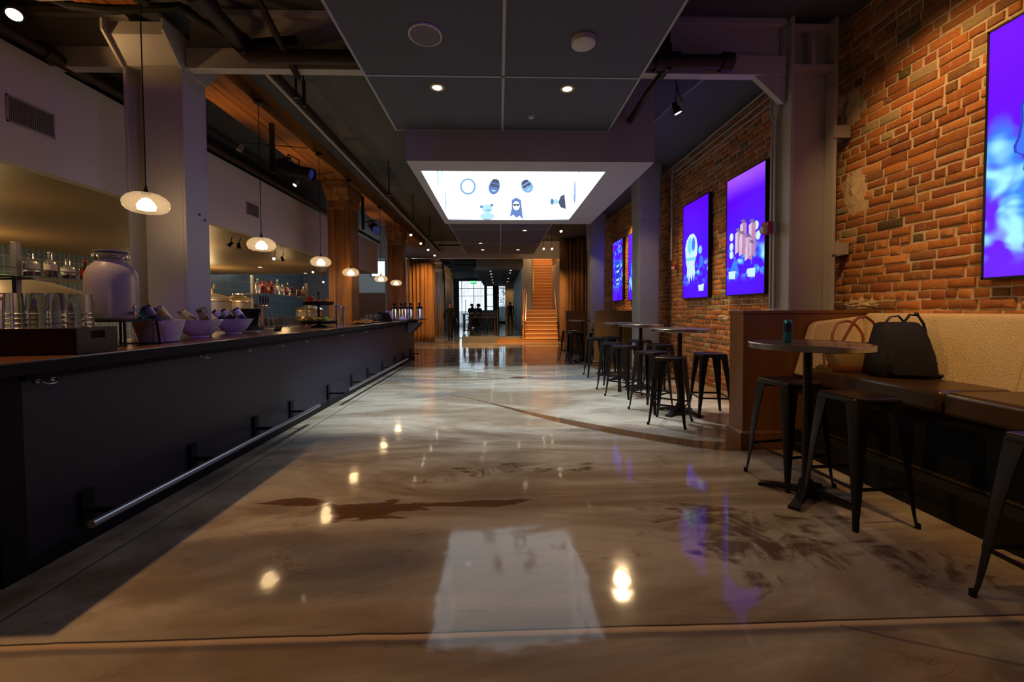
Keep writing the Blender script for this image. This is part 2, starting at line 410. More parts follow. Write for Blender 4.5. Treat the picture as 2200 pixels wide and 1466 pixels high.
# soffit over the back bar and its fascia
struct(MB().box(XL, -4.32, YB, 14.3, 2.6, 2.70).build('ceiling_low', soffit_m, smooth=False))
fas = struct(MB().box(-4.32, -4.2, YB, 14.3, 2.6, 3.62).box(XL, -4.2, 14.3, 14.4, 2.6, 3.62).build('wall_soffit_fascia', white_wall, smooth=False))
def grille(y0, y1, z0, z1, label, n):
    g = thing('air_vent', label, 'vent', (-4.2, (y0+y1)/2, z0))
    w, h = (y1-y0), z1-z0
    MB().box(-.012, .002, -w/2, w/2, 0, h).build('backing', blackm, g, smooth=False)
    fr = MB().box(0, .012, -w/2, w/2, 0, .012).box(0, .012, -w/2, w/2, h-.012, h).box(0, .012, -w/2, -w/2+.012, 0, h).box(0, .012, w/2-.012, w/2, 0, h)
    fr.build('frame', conduit, g, smooth=False)
    sl = MB()
    for i in range(n): z = .015+(h-.03)*i/(n-1); sl.box(.0, .007, -w/2+.01, w/2-.01, z-.0015, z+.0015)
    for i in range(int(n*1.4)): y = -w/2+.012+(w-.024)*i/(n*1.4-1); sl.box(.0, .005, y-.0012, y+.0012, .01, h-.01)
    sl.build('grid', conduit, g, smooth=False)
grille(3.68, 4.06, 2.94, 3.17, 'dark gridded air vent on the white fascia left of the white column', 16)
grille(7.0, 7.35, 2.93, 3.14, 'small square air vent on the white fascia right of the white column', 12)
grille(10.4, 10.7, 2.95, 3.13, 'tiny air vent on the fascia seen between the two nearest timber posts', 10)
# far walls: front bulkhead, hall walls, window wall
struct(MB().box(XL, XR, 17.0, 17.25, 3.47, ZC).build('wall_bulkhead', white_wall, smooth=False))
struct(MB().box(-4.6, -3.95, 17.2, 17.4, 0, 3.47).box(-9.4, -4.6, 20.2, 20.4, 0, ZC).box(-4.75, -4.6, 17.25, YF, 0, ZC).build('wall_hall_left', mat('hall_grey', (.13, .13, .15), .7), smooth=False))
hallr = mat('hall_blue_grey', (.26, .30, .34), .6)
struct(MB().box(1.10, 1.25, 20.6, YF, 0, 7.2).box(1.10, 1.62, 20.4, 20.6, 1.3, 7.2).build('wall_hall_right', hallr, smooth=False))
struct(MB().box(XR, XR+.2, 21, 27.2, 0, 7.2).box(XR, XR+.2, 18.8, 21, ZC, 7.2).box(1.1, XR+.2, 27.0, 27.2, 0, 7.2).box(1.1, XR+.4, 19.0, 27.2, 7.1, 7.2).box(1.1, XR+.4, 18.8, 19.0, ZC, 7.2).box(1.1, 1.25, 19.0, 20.4, ZC, 7.2).build('wall_stairwell', mat('stairwell_plaster', (.30, .20, .14), .8), smooth=False))
# window wall at the far end
ww = mat('window_wall_paint', (.20, .21, .23), .7)
wb = MB()
def wallpanel(x0, x1, z0, z1): wb.box(x0, x1, YF, YF+.2, z0, z1)
wallpanel(-4.75, -3.55, 0, ZC); wallpanel(-3.55, -1.28, 3.95, ZC); wallpanel(-1.28, -1.12, 0, ZC); wallpanel(-1.12, -.52, 3.72, ZC); wallpanel(-1.12, -.52, 0, 1.0)
wallpanel(-.52, -.08, 0, ZC); wallpanel(-.08, .70, 3.72, ZC); wallpanel(-.08, .70, 0, .35); wallpanel(.70, 1.3, 0, ZC)
struct(wb.build('wall_front', ww, smooth=False))
glass = mat('window_glass', (.9, .97, 1.), .02, trans=1., ior=1.1)
frost = mat('frosted_glass', (.75, .82, .85), .7, trans=.35, ior=1.2)
darkf = mat('window_frame_paint', (.10, .11, .12), .5)
def window(name, x0, x1, z0, z1, cols, rows, fm, extra=None):
    f = MB(); t = .045
    f.box(x0, x1, YF+.02, YF+.10, z0, z0+t).box(x0, x1, YF+.02, YF+.10, z1-t, z1).box(x0, x0+t, YF+.02, YF+.10, z0, z1).box(x1-t, x1, YF+.02, YF+.10, z0, z1)
    for c in cols: f.box(c-t/2, c+t/2, YF+.03, YF+.09, z0, z1)
    for r in rows: f.box(x0, x1, YF+.03, YF+.09, r-t/2, r+t/2)
    o = struct(f.build(name, fm, smooth=False))
    MB().box(x0+t, x1-t, YF+.055, YF+.065, z0+t, z1-t).build('pane', glass, o, smooth=False)
    return o
w1 = window('door_1', -3.55, -1.28, 0, 3.95, [-3.28, -2.27], [3.25, .12, 2.6], darkf)
MB().box(-2.98, -2.93, YF-.04, YF-.01, 1.0, 2.3).build('push_handle', black, w1)
MB().box(-2.12, -2.07, YF-.04, YF-.01, 1.0, 1.7).build('push_handle', black, w1)
w2 = window('window_1', -1.12, -.52, 1.0, 3.72, [], [2.7, 1.7], darkf)
w3 = window('window_2', -.08, .70, .35, 3.72, [], [1.65], darkf)
MB().box(-.04, .66, YF+.0, YF+.02, .40, 1.63).build('frosted_pane', frost, w3, smooth=False)
# security bars and tree silhouettes stand outside the glass
bars = MB()
for i in range(34):
    x = -3.5+i*.128
    bars.cyl((x, YF+.8, .1), (x, YF+.8, 4.3), .018, n=5)
bars.box(-3.6, .9, YF+.78, YF+.82, 3.28, 3.33).box(-3.6, .9, YF+.78, YF+.82, .15, .20)
tag(bars.build('window_grate', darkf), 'dark vertical security bars seen outside the glass entrance doors', 'grate')
lv = MB(); rnd = random.Random(3)
for i in range(260):
    x = .35+rnd.gauss(0, .22); z = rnd.choice([3.3, 3.45, 2.9, 2.5, 2.1, 1.75])+rnd.gauss(0, .14); s = rnd.uniform(.03, .08); a = rnd.uniform(0, 6.28)
    y = YF+1.3+rnd.uniform(-.2, .2)
    if not -.1 < x < .8: continue
    lv.add([(x, y, z), (x+s*cos(a), y+.02, z+s*sin(a)), (x+s*1.8*cos(a+.5), y, z+s*1.8*sin(a+.5)), (x+s*cos(a+1), y-.02, z+s*sin(a+1))], [(0, 1, 2, 3)])
tr = thing('street_tree', 'dark street tree seen through the narrow window beside the frosted pane', 'tree')
lv.build('foliage', mat('dark_leaves', (.015, .02, .015), .8), tr, smooth=False, norm=False)
MB().tube([(.35, YF+1.3, .0), (.32, YF+1.3, 1.6), (.4, YF+1.3, 3.5)], [.05, .04, .02]).build('trunk', MATS['dark_leaves'], tr)
struct(MB().box(-14, 12, YF+.2, YF+16, -.2, -.02).build('floor_street', mat('street_asphalt', (.35, .36, .37), .8), smooth=False))
fac = tag(MB().box(-12, 10, YF+15, YF+15.4, -.02, 1.3).build('street_wall', mat('street_wall_paint', (.6, .62, .62), .7), smooth=False), 'pale low wall across the bright street outside the doors', 'wall')
# hall floor platform and steps
struct(MB().box(-1.57, -.1, 17.0, YF, 0, .24).box(-.1, 1.04, 17.25, YF, 0, .20).build('floor_platform', mat('platform_stone', (.22, .21, .19), .12, spec=.7, var=.2, bs=3), smooth=False))
struct(MB().box(-.1, 1.04, 16.95, 17.25, 0, .10).build('trim_5', stair_wood, smooth=False))
struct(MB().box(-4.6, -1.6, 19.6, 19.65, 0, .02).build('trim_9', alu, smooth=False))
# ------------------------------------------------------------------ skylight surround with its LED lined shaft
led = emis('led_wall', (.80, .93, 1.), 1.9)
sb = MB()
x0, x1, y0, y1 = -1.07, 1.85, 4.85, 8.30; a0, a1, b0, b1 = -.965, 1.355, 5.19, 7.94; zb, zt = 3.04, 5.1
e_ = .06
sb.box(x0, x1, y0, b0-e_, zb+.02, ZC).box(x0, x1, b1+e_, y1, zb+.02, ZC).box(x0, a0-e_, b0-e_, b1+e_, zb+.02, ZC).box(a1+e_, x1, b0-e_, b1+e_, zb+.02, ZC)
sb.box(x0, x1, y0, b0, zb, zb+.02).box(x0, x1, b1, y1, zb, zb+.02).box(x0, a0, b0, b1, zb, zb+.02).box(a1, x1, b0, b1, zb, zb+.02)
sky = thing('ceiling_lightbox', 'large white dropped ceiling box with a glowing picture lined shaft', 'ceiling light box', (0, 0, 0))
sb.build('surround', box_m, sky, smooth=False)
sh = MB().box(a0-.05, a0-.001, b0, b1, zb+.021, zt).box(a1+.001, a1+.05, b0, b1, zb+.021, zt).box(a0-.05, a1+.05, b1+.001, b1+.03, zb+.021, zt).box(a0-.05, a1+.05, b0-.03, b0-.001, zb+.021, zt).box(a0-.05, a1+.05, b0-.03, b1+.03, zt, zt+.05)
sh.build('glowing_shaft', led, sky, smooth=False)
BL = emis('picture_blue', (.05, .16, .55), .9); NV = emis('picture_navy', (.008, .02, .12), .6); LB = emis('picture_light_blue', (.20, .42, .80), .95); PALE = emis('picture_pale', (.42, .78, .85), 1.0); WH = emis('picture_white', (.85, .95, 1.), 3.2)
def flat(pl, m, d, name='picture', par=sky, wall='back'):
    """flat picture element on a shaft wall: 2-D outline, d = layer"""
    if wall == 'back': v = [(u, b1-.003*d, w) for u, w in pl]
    elif wall == 'left': v = [(a0+.003*d, u, w) for u, w in pl]
    else: v = [(a1-.003*d, u, w) for u, w in pl]
    MB().add(v, [tuple(range(len(v)))]).build(name, m, par, smooth=False, norm=False)
def ell(cx, cy, rx, ry, n=28, a0_=0, rot=0):
    o = []
    for k in range(n):
        t = 2*pi*k/n; x, y = rx*cos(t), ry*sin(t); o.append((cx+x*cos(rot)-y*sin(rot), cy+x*sin(rot)+y*cos(rot)))
    return o
flat(ell(-.585, 3.675, .15, .155), LB, 1, 'ring_picture'); flat(ell(-.585, 3.675, .115, .12), WH, 2, 'ring_centre')
def face(cx, cy, w, h, m1, m2, rot, beard=False):
    flat(ell(cx, cy, w, h, rot=rot), m1, 1, 'head_picture')
    def tr(u, v): return (cx+u*w*cos(rot)-v*h*sin(rot), cy+u*w*sin(rot)+v*h*cos(rot))
    flat([tr(*p) for p in ((-.75, .35), (.8, .35), (.75, .0), (.2, -.05), (.05, .12), (-.1, -.05), (-.7, .0))], m2, 2, 'glasses_picture')
    flat([tr(*p) for p in ((-.4, -.45), (.4, -.38), (.3, -.62), (-.3, -.62))], PALE, 2, 'mouth_picture')
    flat([tr(*p) for p in ((-.8, .55), (.8, .55), (.55, .95), (0, 1.08), (-.55, .95))], m2 if beard else NV, 2, 'cap_picture')
face(-.08, 3.67, .105, .145, BL, NV, -.25); face(.55, 3.68, .11, .125, LB, NV, .5)
flat([(.25, 3.42), (.34, 3.47), (.43, 3.42), (.45, 3.2), (.47, 3.05), (.40, 3.12), (.34, 3.08), (.28, 3.14), (.21, 3.1), (.25, 3.25)], BL, 1, 'long_hair_picture')
flat(ell(.34, 3.31, .062, .085), WH, 2, 'face_picture'); flat([(.275, 3.345), (.405, 3.345), (.39, 3.30), (.35, 3.30), (.34, 3.325), (.33, 3.30), (.29, 3.30)], NV, 3, 'glasses_picture')
flat(ell(-.22, 3.25, .10, .09), PALE, 1, 'pale_figure_picture'); flat(ell(-.22, 3.11, .14, .06), PALE, 2, 'pale_figure_picture'); flat(ell(-.33, 3.29, .03, .025), BL, 3, 'ear_picture'); flat(ell(-.13, 3.32, .03, .025), BL, 3, 'ear_picture'); flat(ell(-.2, 3.23, .05, .018), LB, 3, 'mouth_picture')
flat([(1.20, 3.50), (1.27, 3.53), (1.30, 3.25), (1.2, 3.28), (1.15, 3.38)], NV, 1, 'bust_picture'); flat(ell(1.10, 3.39, .06, .05), PALE, 2, 'bust_picture'); flat(ell(1.03, 3.39, .03, .06), BL, 3, 'bust_picture')
for (y, z, ry, rz, m_) in ((5.6, 3.5, .13, .25, LB), (6.1, 3.75, .12, .22, BL), (6.6, 3.45, .13, .2, LB), (7.1, 3.8, .12, .25, LB), (7.55, 3.3, .1, .2, BL)): flat(ell(y, z, ry, rz), m_, 1, 'side_picture', sky, 'left')
for (y, z, ry, rz, m_) in ((5.6, 3.6, .12, .3, BL), (6.3, 3.85, .14, .28, LB), (7.3, 3.4, .12, .2, BL), (6.9, 3.75, .1, .2, LB)): flat(ell(y, z, ry, rz), m_, 1, 'side_picture', sky, 'right')
# ------------------------------------------------------------------ suspended acoustic panels
def cloud(label, xa, xb, ya, yb, z, joints_x, joints_y, edge=True):
    t = thing('ceiling_panel', label, 'ceiling panel', (0, 0, z))
    MB().box(xa, xb, ya, yb, 0, .05).build('panel', panel_m, t, smooth=False)
    e = MB()
    if edge: e.box(xa-.02, xa, ya, yb, -.008, .06).box(xb, xb+.02, ya, yb, -.008, .06).box(xa-.02, xb+.02, yb, yb+.02, -.008, .06)
    for x in joints_x: e.box(x-.012, x+.012, ya, yb, -.006, .002)
    for y in joints_y: e.box(xa, xb, y-.01, y+.01, -.006, .002)
    e.build('joint_strip', panel_trim, t, smooth=False)
    r = MB()
    for x in (xa+.3, xb-.3):
        for y in (ya+.4, (ya+yb)/2, yb-.4): r.cyl((x, y, .05), (x, y, ZC-z), .006, n=6)
    r.build('hanger_rod', black, t)
cloud('dark blue grey suspended panel nearest overhead, in front of the lightbox', -1.17, 1.28, -2.6, 4.84, 3.40, [.05], [3.75, 1.3])
cloud('dark suspended ceiling panel beyond the glowing lightbox', -1.19, 1.28, 8.31, 15.2, 3.40, [.05], [10.6, 12.9])
cloud('grey suspended panel with rows of downlights in the far hall', -1.25, 1.05, 20.5, 34.5, 3.38, [.05], [24, 29])
tag(MB().box(-1.05, 1.09, 18.6, 20.3, 3.30, 3.85).build('ceiling_duct', mat('hall_box_grey', (.16, .17, .18), .7), smooth=False), 'grey boxed duct hanging under the far hall ceiling', 'duct')
tag(MB().box(-2.7, -1.35, 23, 27, 3.45, 4.16).build('ceiling_duct', mat('dark_duct', (.03, .03, .035), .7), smooth=False), 'black boxed duct above the far entrance doors, left of the hall panel', 'duct')
# ceiling devices
spk = thing('ceiling_speaker', 'round white ceiling speaker in the nearest panel', 'speaker', (-.55, 3.2, 3.40))
MB().lathe([(.115, -.012), (.128, -.012), (.128, 0), (.115, 0)], n=32, cap=False).build('rim', mat('speaker_rim', (.55, .52, .5), .5), spk)
MB().lathe([(.0, -.009), (.115, -.009), (.115, -.002), (0, -.002)], n=32).build('mesh_cover', mat('speaker_mesh', (.16, .15, .18), .7), spk)
sd = thing('smoke_detector', 'round white smoke detector disc on the nearest ceiling panel', 'smoke detector', (.67, 3.24, 3.40))
MB().lathe([(0, -.045), (.075, -.045), (.092, -.035), (.095, 0), (0, 0)], n=28).build('body', mat('detector_white', (.6, .58, .56), .5), sd)
sn = thing('sprinkler', 'tiny round sprinkler cap near the far edge of the nearest panel', 'sprinkler', (.36, 4.5, 3.40))
MB().lathe([(0, -.02), (.025, -.02), (.035, 0), (0, 0)], n=16).build('cover', mat('detector_white2', (.5, .5, .52), .5), sn)
lamp_on = emis('lamp_glow', (1., .80, .50), 14.); lamp_far = emis('lamp_glow_far', (1., .84, .62), 9.)
def downlight(x, y, z, label, r=.045, m=lamp_on, grp=None):
    t = thing('downlight', label, 'downlight', (x, y, z), group=grp)
    MB().lathe([(r, -.006), (r*1.55, -.006), (r*1.6, 0), (r, 0)], n=20, cap=False).build('trim_ring', brass, t)
    MB().lathe([(0, -.004), (r, -.004), (r, -.001), (0, -.001)], n=16).build('bulb', m, t)
    return t
downlight(-.57, 3.94, 3.40, 'lit recessed downlight on the left of the nearest ceiling panel')
downlight(.66, 3.94, 3.40, 'lit recessed downlight on the right of the nearest ceiling panel')
for x, y, lb in ((.68, 10.8, 'lit downlight just behind the lightbox, right half of the panel beyond'), (-.57, 12.8, 'lit downlight on the left of the panel beyond the lightbox, nearer of two'),
                 (-.56, 14.2, 'lit downlight on the left of the panel beyond the lightbox, farther of two'), (.66, 14.2, 'lit downlight on the right far end of the panel beyond the lightbox')):
    downlight(x, y, 3.40, lb)
d0 = downlight(-.45, 21.5, 3.38, 'small lit downlight in the left row of the far hall panel', .05, lamp_far, 'left row of hall downlights')
for y in (23.2, 25.2, 27.6, 30.5): dup(d0, (-.45, y, 3.38))
d0 = downlight(.60, 21.2, 3.38, 'small lit downlight in the right row of the far hall panel', .05, lamp_far, 'right row of hall downlights')
for y in (22.6, 26.5, 29.5): dup(d0, (.60, y, 3.38))
for x, y, e in ((-.57, 3.94, 14), (.66, 3.94, 14), (.68, 10.8, 18), (-.57, 12.8, 22), (-.56, 14.2, 30), (.66, 14.2, 30)):
    spot('downlight_beam', (x, y, 3.38), (x, y, 0), e, WARM2, 70, .8, .03)
# ------------------------------------------------------------------ beams and posts
def tim(label, xa, xb, ya, yb, z0=3.70):
    t = tag(MB().box(xa, (xa+xb)/2-.003, ya, yb, z0, ZC).box((xa+xb)/2+.003, xb, ya, yb, z0, ZC).build('timber_beam', beam_wood, bev=.01, smooth=False), label, 'beam')
    return t
tim('orange brown timber beam overhead at the left, nearest run before the white column', -3.56, -3.02, -3.1, 3.76, 3.91)
tim('long orange brown timber beam running back from the white column over the bar', -3.56, -3.02, 4.50, 16.95, 3.91)
tim('dark timber beam continuing along the far hall ceiling', -3.56, -3.02, 17.3, 33, 3.91)
MBp = MB()
def post(label, y, x=-3.27, w=.47):
    t = thing('timber_post', label, 'post', (x, y, 0))
    s_ = MB().box(-w/2, -w*.18, -w/2, w/2, 0, 3.42).box(-w*.17, w/2, -w/2, w/2, 0, 3.42); s_.build('shaft', post_wood, t, bev=.012, smooth=False)
    c_ = MB(); c_.loft([[(-w/2, -w/2-e_, z), (w/2, -w/2-e_, z), (w/2, w/2+e_, z), (-w/2, w/2+e_, z)] for e_, z in ((0, 3.38), (.04, 3.56), (.22, 3.78), (.26, 3.905))])
    c_.build('capital', beam_wood, t, bev=.01, smooth=False)
    return t
post('orange timber post nearest the camera, rising behind the bar', 8.78)
post('dark brown timber post, second along the bar', 13.3)
post('timber post just right of the gold curtain in the far hall', 22.4)
post('darkest timber post, farthest one in the hall', 27.0)
# white steel column by the bar
def hcol(label, xa, xb, ya, yb, zt, zb=0., cap=None, fl=.03):
    t = thing('steel_column', label, 'column', ((xa+xb)/2, (ya+yb)/2, 0)); w = (xb-xa)/2; d = (yb-ya)/2
    MB().box(-w, -w+fl, -d, d, zb, zt).box(w-fl, w, -d, d, zb, zt).build('flange', white_steel, t, bev=.004, smooth=False)
    MB().box(-w+fl, w-fl, -.015, .015, zb, zt).build('web', white_steel, t, smooth=False)
    return t, w, d
c1, w, d = hcol('white painted steel column rising behind the bar beside the pendants', -3.50, -2.96, 4.0, 4.31, 3.90)
MB().box(-.27+.17, .27-.03, -.155, -.02, 0, 3.62).build('cover_plate', white_steel, c1, smooth=False)
cp = MB(); yy = -4.155
def hexa(b_, t_): return MB().loft([b_, t_])
k = MB()
def ring4(xa, xb_, ya, yb, z): return [(xa, ya, z), (xb_, ya, z), (xb_, yb, z), (xa, yb, z)]
k.loft([ring4(-.25, .25, -.15, .15, 3.60), ring4(-.25, .25, -.165, .165, 3.62), ring4(-.25, .25, -.31, .31, 3.79), ring4(-.25, .25, -.31, .31, 3.905)])
k.build('capital', white_steel, c1, bev=.004, smooth=False)
for sx in (-1, 1):
    g_ = MB(); xa = .262*sx
    g_.loft([ring4(xa-.012, xa+.012, -.16, .16, 3.58), ring4(xa-.012, xa+.012, -.19, .19, 3.61), ring4(xa-.012, xa+.012, -.36, .36, 3.80), ring4(xa-.012, xa+.012, -.36, .36, 3.90)])
    g_.build('gusset', white_steel, c1, bev=.003, smooth=False)
bl = MB()
for y, z in ((.02, 2.26), (.09, 2.22)): bl.cyl((.268, y, z), (.276, y, z), .013, n=10)
bl.build('bolt_hole', black, c1)
# white steel column against the brick
c2, w2_, d2_ = hcol('white painted steel column standing before the brick wall behind the cherry divider', 2.88, 3.35, 4.0, 4.28, ZC-.01, 0)
MB().box(-.205, .205, -.13, .13, 3.66, 3.70).box(-.205, .205, -.13, .13, 4.05, 4.09).box(-.02, .02, -.12, -.02, 3.70, 4.05).build('stiffener', white_steel, c2, smooth=False)
for z in (2.98, 1.83):
    br = MB().box(.19, .36, -.155, -.145, z, z+.12).box(.35, .36, -.145, .0, z, z+.12)
    o = br.build('wall_bracket', white_steel, c2, bev=.002, smooth=False)
    MB().ball((.352, -.07, z+.06), .018, 8, 6).build('bolt', steel, o)
cd = MB()
cd.tube([(-.275, -.06, 3.0+1.14), (-.275, -.06, 3.55), (-.275, -.02, 3.35), (-.275, .02, 3.2), (-.275, .02, 1.3)], .018)
cd.tube([(-.275, .09, 3.6), (-.275, .09, 3.3), (-.275, .05, 3.2), (-.275, .075, 3.0), (-.275, .075, 1.3)], .016)
cd.build('conduit', conduit, c2)
# transverse white beam
tb = thing('steel_beam', 'white steel beam crossing the ceiling from the bar to the brick wall', 'beam', (0, 4.1, 0))
def xb(xa, xb_): return MB().box(xa, xb_, -.06, .04, 3.61, 3.80).box(xa, xb_, -.005, .005, 3.80, 4.10).box(xa, xb_, -.06, .12, 4.10, 4.165)
xb(-9.3, -3.51).build('left_span', white_steel, tb, bev=.004, smooth=False); xb(-2.95, 2.86).build('right_span', white_steel, tb, bev=.004, smooth=False)
MB().loft([[(2.55, -.04, 3.61), (2.87, -.04, 3.61), (2.87, .02, 3.61), (2.55, .02, 3.61)], [(2.84, -.04, 3.35), (2.87, -.04, 3.35), (2.87, .02, 3.35), (2.84, .02, 3.35)]]).build('knee', white_steel, tb, smooth=False)
# concrete columns on the right
def ccol(label, y, x=2.99, fl=1.):
    t = thing('concrete_column', label, 'column', (x, y, 0))
    MB().prism(rrect(.44, .44, .05), 'z', 0, 3.1).build('shaft', conc, t)
    rings = []
    for z, s_ in ((3.1, .44), (3.16, .46), (3.4, .46+.04*fl), (3.7, .46+.10*fl), (3.95, .46+.2*fl), (ZC, .46+.24*fl)):
        rings.append([(p[0], p[1], z) for p in rrect(s_, s_, .06)])
    MB().loft(rings).build('capital', conc, t)
    return t
ccol('grey concrete column between the screens and the middle cherry divider', 8.3, 2.99, .15); ccol('farther grey concrete column with a flared top beside the brown curtain', 12.5, 2.96, .35)
# ------------------------------------------------------------------ pipes and conduits
def pipe(label, pts, r, m=iron, name='ceiling_pipe', n=12, joints=(), cat='pipe'):
    o = tag(MB().tube(pts, r, n).build(name, m), label, cat)
    if joints:
        for a, b in joints: MB().cyl(a, b, r*1.35, n=n).build('coupling', m, o)
    return o
pipe('thick dark sprinkler main running back beside the timber beam', [(-2.33, -3, 3.78), (-2.36, 4.0, 3.78), (-2.42, 8, 3.80), (-2.48, 16.9, 3.80)], .07, joints=[((-2.36, 3.3, 3.78), (-2.36, 3.5, 3.78)), ((-2.36, 3.92, 3.78), (-2.36, 4.12, 3.78))])
pipe('slim pale conduit rail running back under the thick dark pipe', [(-2.30, 4.2, 3.66), (-2.36, 8, 3.68), (-2.42, 16.9, 3.66)], .02, conduit)
pipe('dark cross pipe left of the nearest ceiling panel', [(-2.30, 3.93, 3.66), (-1.0, 3.93, 3.66), (1.0, 3.93, 3.66), (2.22, 3.93, 3.66)], .062, joints=[((2.14, 3.93, 3.66), (2.24, 3.93, 3.66)), ((1.50, 3.93, 3.66), (1.72, 3.93, 3.66))])
pipe('short dark vertical pipe joining the cross pipe right of the nearest panel', [(1.60, 3.93, 3.66), (1.60, 3.93, 4.12)], .045, joints=[((1.60, 3.93, 4.02), (1.60, 3.93, 4.14)), ((1.60, 3.93, 3.70), (1.60, 3.93, 3.80))])
pipe('dark branch pipe reaching from the cross pipe to the lightbox', [(1.62, 3.9, 3.60), (1.57, 4.3, 3.56), (1.55, 4.84, 3.52)], .035)
pipe('thin dark pipe hanging aslant left of the nearest panel', [(-2.0, 3.0, 4.12), (-1.95, 3.95, 3.66), (-1.93, 4.1, 3.56)], .03)
pipe('dark pipe at the top of the white fascia, far left overhead', [(-4.1, 2.6, 3.66), (-4.1, 5, 3.66), (-4.1, 14.2, 3.66)], .045, joints=[((-4.1, 3.9, 3.66), (-4.1, 4.3, 3.66))])
pipe('dark cross pipe in the far upper left over the fascia', [(-9, 3.95, 3.72), (-4.1, 3.95, 3.72)], .055)
pipe('thin black cable run below the ceiling from the white column', [(1.6, 4.3, 4.1), (1.9, 5.0, 4.1), (1.9, 8.3, 4.12), (2.1, 12, 4.13)], .012, black, 'ceiling_cable', 6, cat='cable')
pipe('pale wavy cable below the ceiling right of the lightbox', [(2.75, 4.4, 4.08), (2.5, 5.0, 4.1), (2.36, 5.6, 4.08), (2.30, 6.4, 4.1), (2.15, 8, 4.1)], .012, conduit, 'ceiling_cable', 6, cat='cable')
for x, z, lb in ((3.42, 4.08, 'upper'), (3.44, 3.98, 'middle'), (3.45, 3.88, 'lower')):
    pipe(lb+' conduit of the three running along the top of the brick wall', [(x, 4.35, z), (x, 8.1, z)], .014, conduit, 'wall_conduit', 8, cat='conduit')
pipe('pair of pale conduits dropping beside the concrete column', [(3.38, 7.9, 4.0), (3.36, 7.9, 3.9), (3.36, 7.92, 2.25)], .018, conduit, 'wall_conduit', 8, cat='conduit')
pipe('dark cable sagging over the top of the white column', [(-4.4, 3.55, 4.13), (-3.9, 3.6, 3.98), (-3.62, 3.66, 3.90), (-3.3, 3.68, 3.88), (-3.0, 3.68, 3.90), (-2.75, 3.72, 3.95), (-2.4, 4.0, 3.82), (-1.9, 4.0, 3.86)], .034, blackm, 'ceiling_cable', 8, cat='cable')
pipe('thin pale cable curving left off the dark cable over the column', [(-4.5, 3.5, 4.15), (-4.05, 3.55, 3.93), (-3.80, 3.6, 3.90), (-3.55, 3.62, 3.93)], .012, conduit, 'ceiling_cable', 6, cat='cable')
pipe('thin grey conduit slanting up to the nearest ceiling panel from the pipe', [(-2.75, 3.3, 3.82), (-2.3, 3.1, 3.95), (-1.6, 2.85, 4.12)], .012, conduit, 'ceiling_cable', 6, cat='cable')
h0 = None
for y in (4.4, 8.0, 10.2, 12.6, 15.2):
    o = tag(MB().cyl((-2.1, y, 3.55), (-2.1, y, ZC), .012, n=6).box(-2.13, -2.07, y-.02, y+.02, 3.52, 3.56).build('hanger_rod', black), 'thin black hanger rod below the ceiling right of the timber beam', 'hanger rod', 'hanger rods by the thick pipe')
sens = tag(MB().box(-2.00, -1.975, 4.315, 4.345, 3.40, 3.66).cyl((-1.99, 4.33, 3.62), (-1.99, 4.33, ZC), .008, n=6).build('hanging_sensor', black), 'short black stick sensor hanging near the cross pipe', 'sensor')
pipe('dark pipe crossing under the bulkhead ceiling left of the far panel', [(-2.3, 15.6, 3.78), (-1.2, 15.6, 3.78), (-1.2, 15.6, 4.1)], .03)
pipe('black pipe crossing the far hall ceiling', [(-2.9, 22, 3.75), (-1.1, 22, 3.75), (-.95, 22, 3.95), (-.9, 22, 4.1)], .05, black)
# fire alarms
def alarm(x, y, z, label, s=1., rz=0):
    t = thing('fire_alarm', label, 'fire alarm', (x, y, z), rz)
    red = mat('alarm_red', (.45, .02, .015), .4)
    MB().box(-.05*s, 0, -.055*s, .055*s, -.06*s, .06*s).build('housing', red, t, bev=.006, smooth=False)
    MB().loft([[(-.05*s, -.04*s, -.05*s), (-.05*s, .04*s, -.05*s), (-.05*s, .04*s, .02*s), (-.05*s, -.04*s, .02*s)], [(-.085*s, -.03*s, -.04*s), (-.085*s, .03*s, -.04*s), (-.085*s, .03*s, .01*s), (-.085*s, -.03*s, .01*s)]]).build('strobe_lens', mat('strobe', (.6, .6, .6), .15), t, smooth=False)
    MB().box(0, .04*s, -.05*s, .05*s, -.055*s, .055*s).build('back_box', conduit, t, smooth=False)
alarm(2.80, 4.18, 2.13, 'red fire alarm strobe on the white column by the brick wall', 1.0)
alarm(3.45, 7.92, 2.12, 'small red fire alarm box below the conduit beside the concrete column', .9)
ex = thing('exit_sign', 'small green exit sign over the far entrance doors', 'exit sign', (-1.9, 30.5, 3.3))
MB().box(-.22, .22, -.03, .03, 0, .24).build('housing', mat('sign_case', (.3, .35, .3), .5), ex, smooth=False)
MB().box(-.21, .21, -.034, -.03, .01, .23).build('lit_face', emis('exit_green', (.0, .55, .12), 1.2), ex, smooth=False)
MB().cyl((0, 0, .24), (0, 0, .87), .01, n=6).build('stem', black, ex)
def text(body, loc, size, m, parent, rot, name='lettering'):
    c = bpy.data.curves.new(name, 'FONT'); c.body = body; c.size = size; c.align_x = 'CENTER'; c.align_y = 'CENTER'; c.extrude = .001
    o = bpy.data.objects.new(name, c); C.objects.link(o); c.materials.append(m); bpy.context.view_layer.update()
    me = bpy.data.meshes.new_from_object(o.evaluated_get(bpy.context.evaluated_depsgraph_get())); bpy.data.objects.remove(o)
    o = bpy.data.objects.new(name, me); C.objects.link(o); o.location = loc; o.rotation_euler = rot; o.parent = parent; return o
text('EXIT', (0, -.036, .12), .2, emis('exit_white', (.8, 1, .85), 1.6), ex, (R(90), 0, 0))
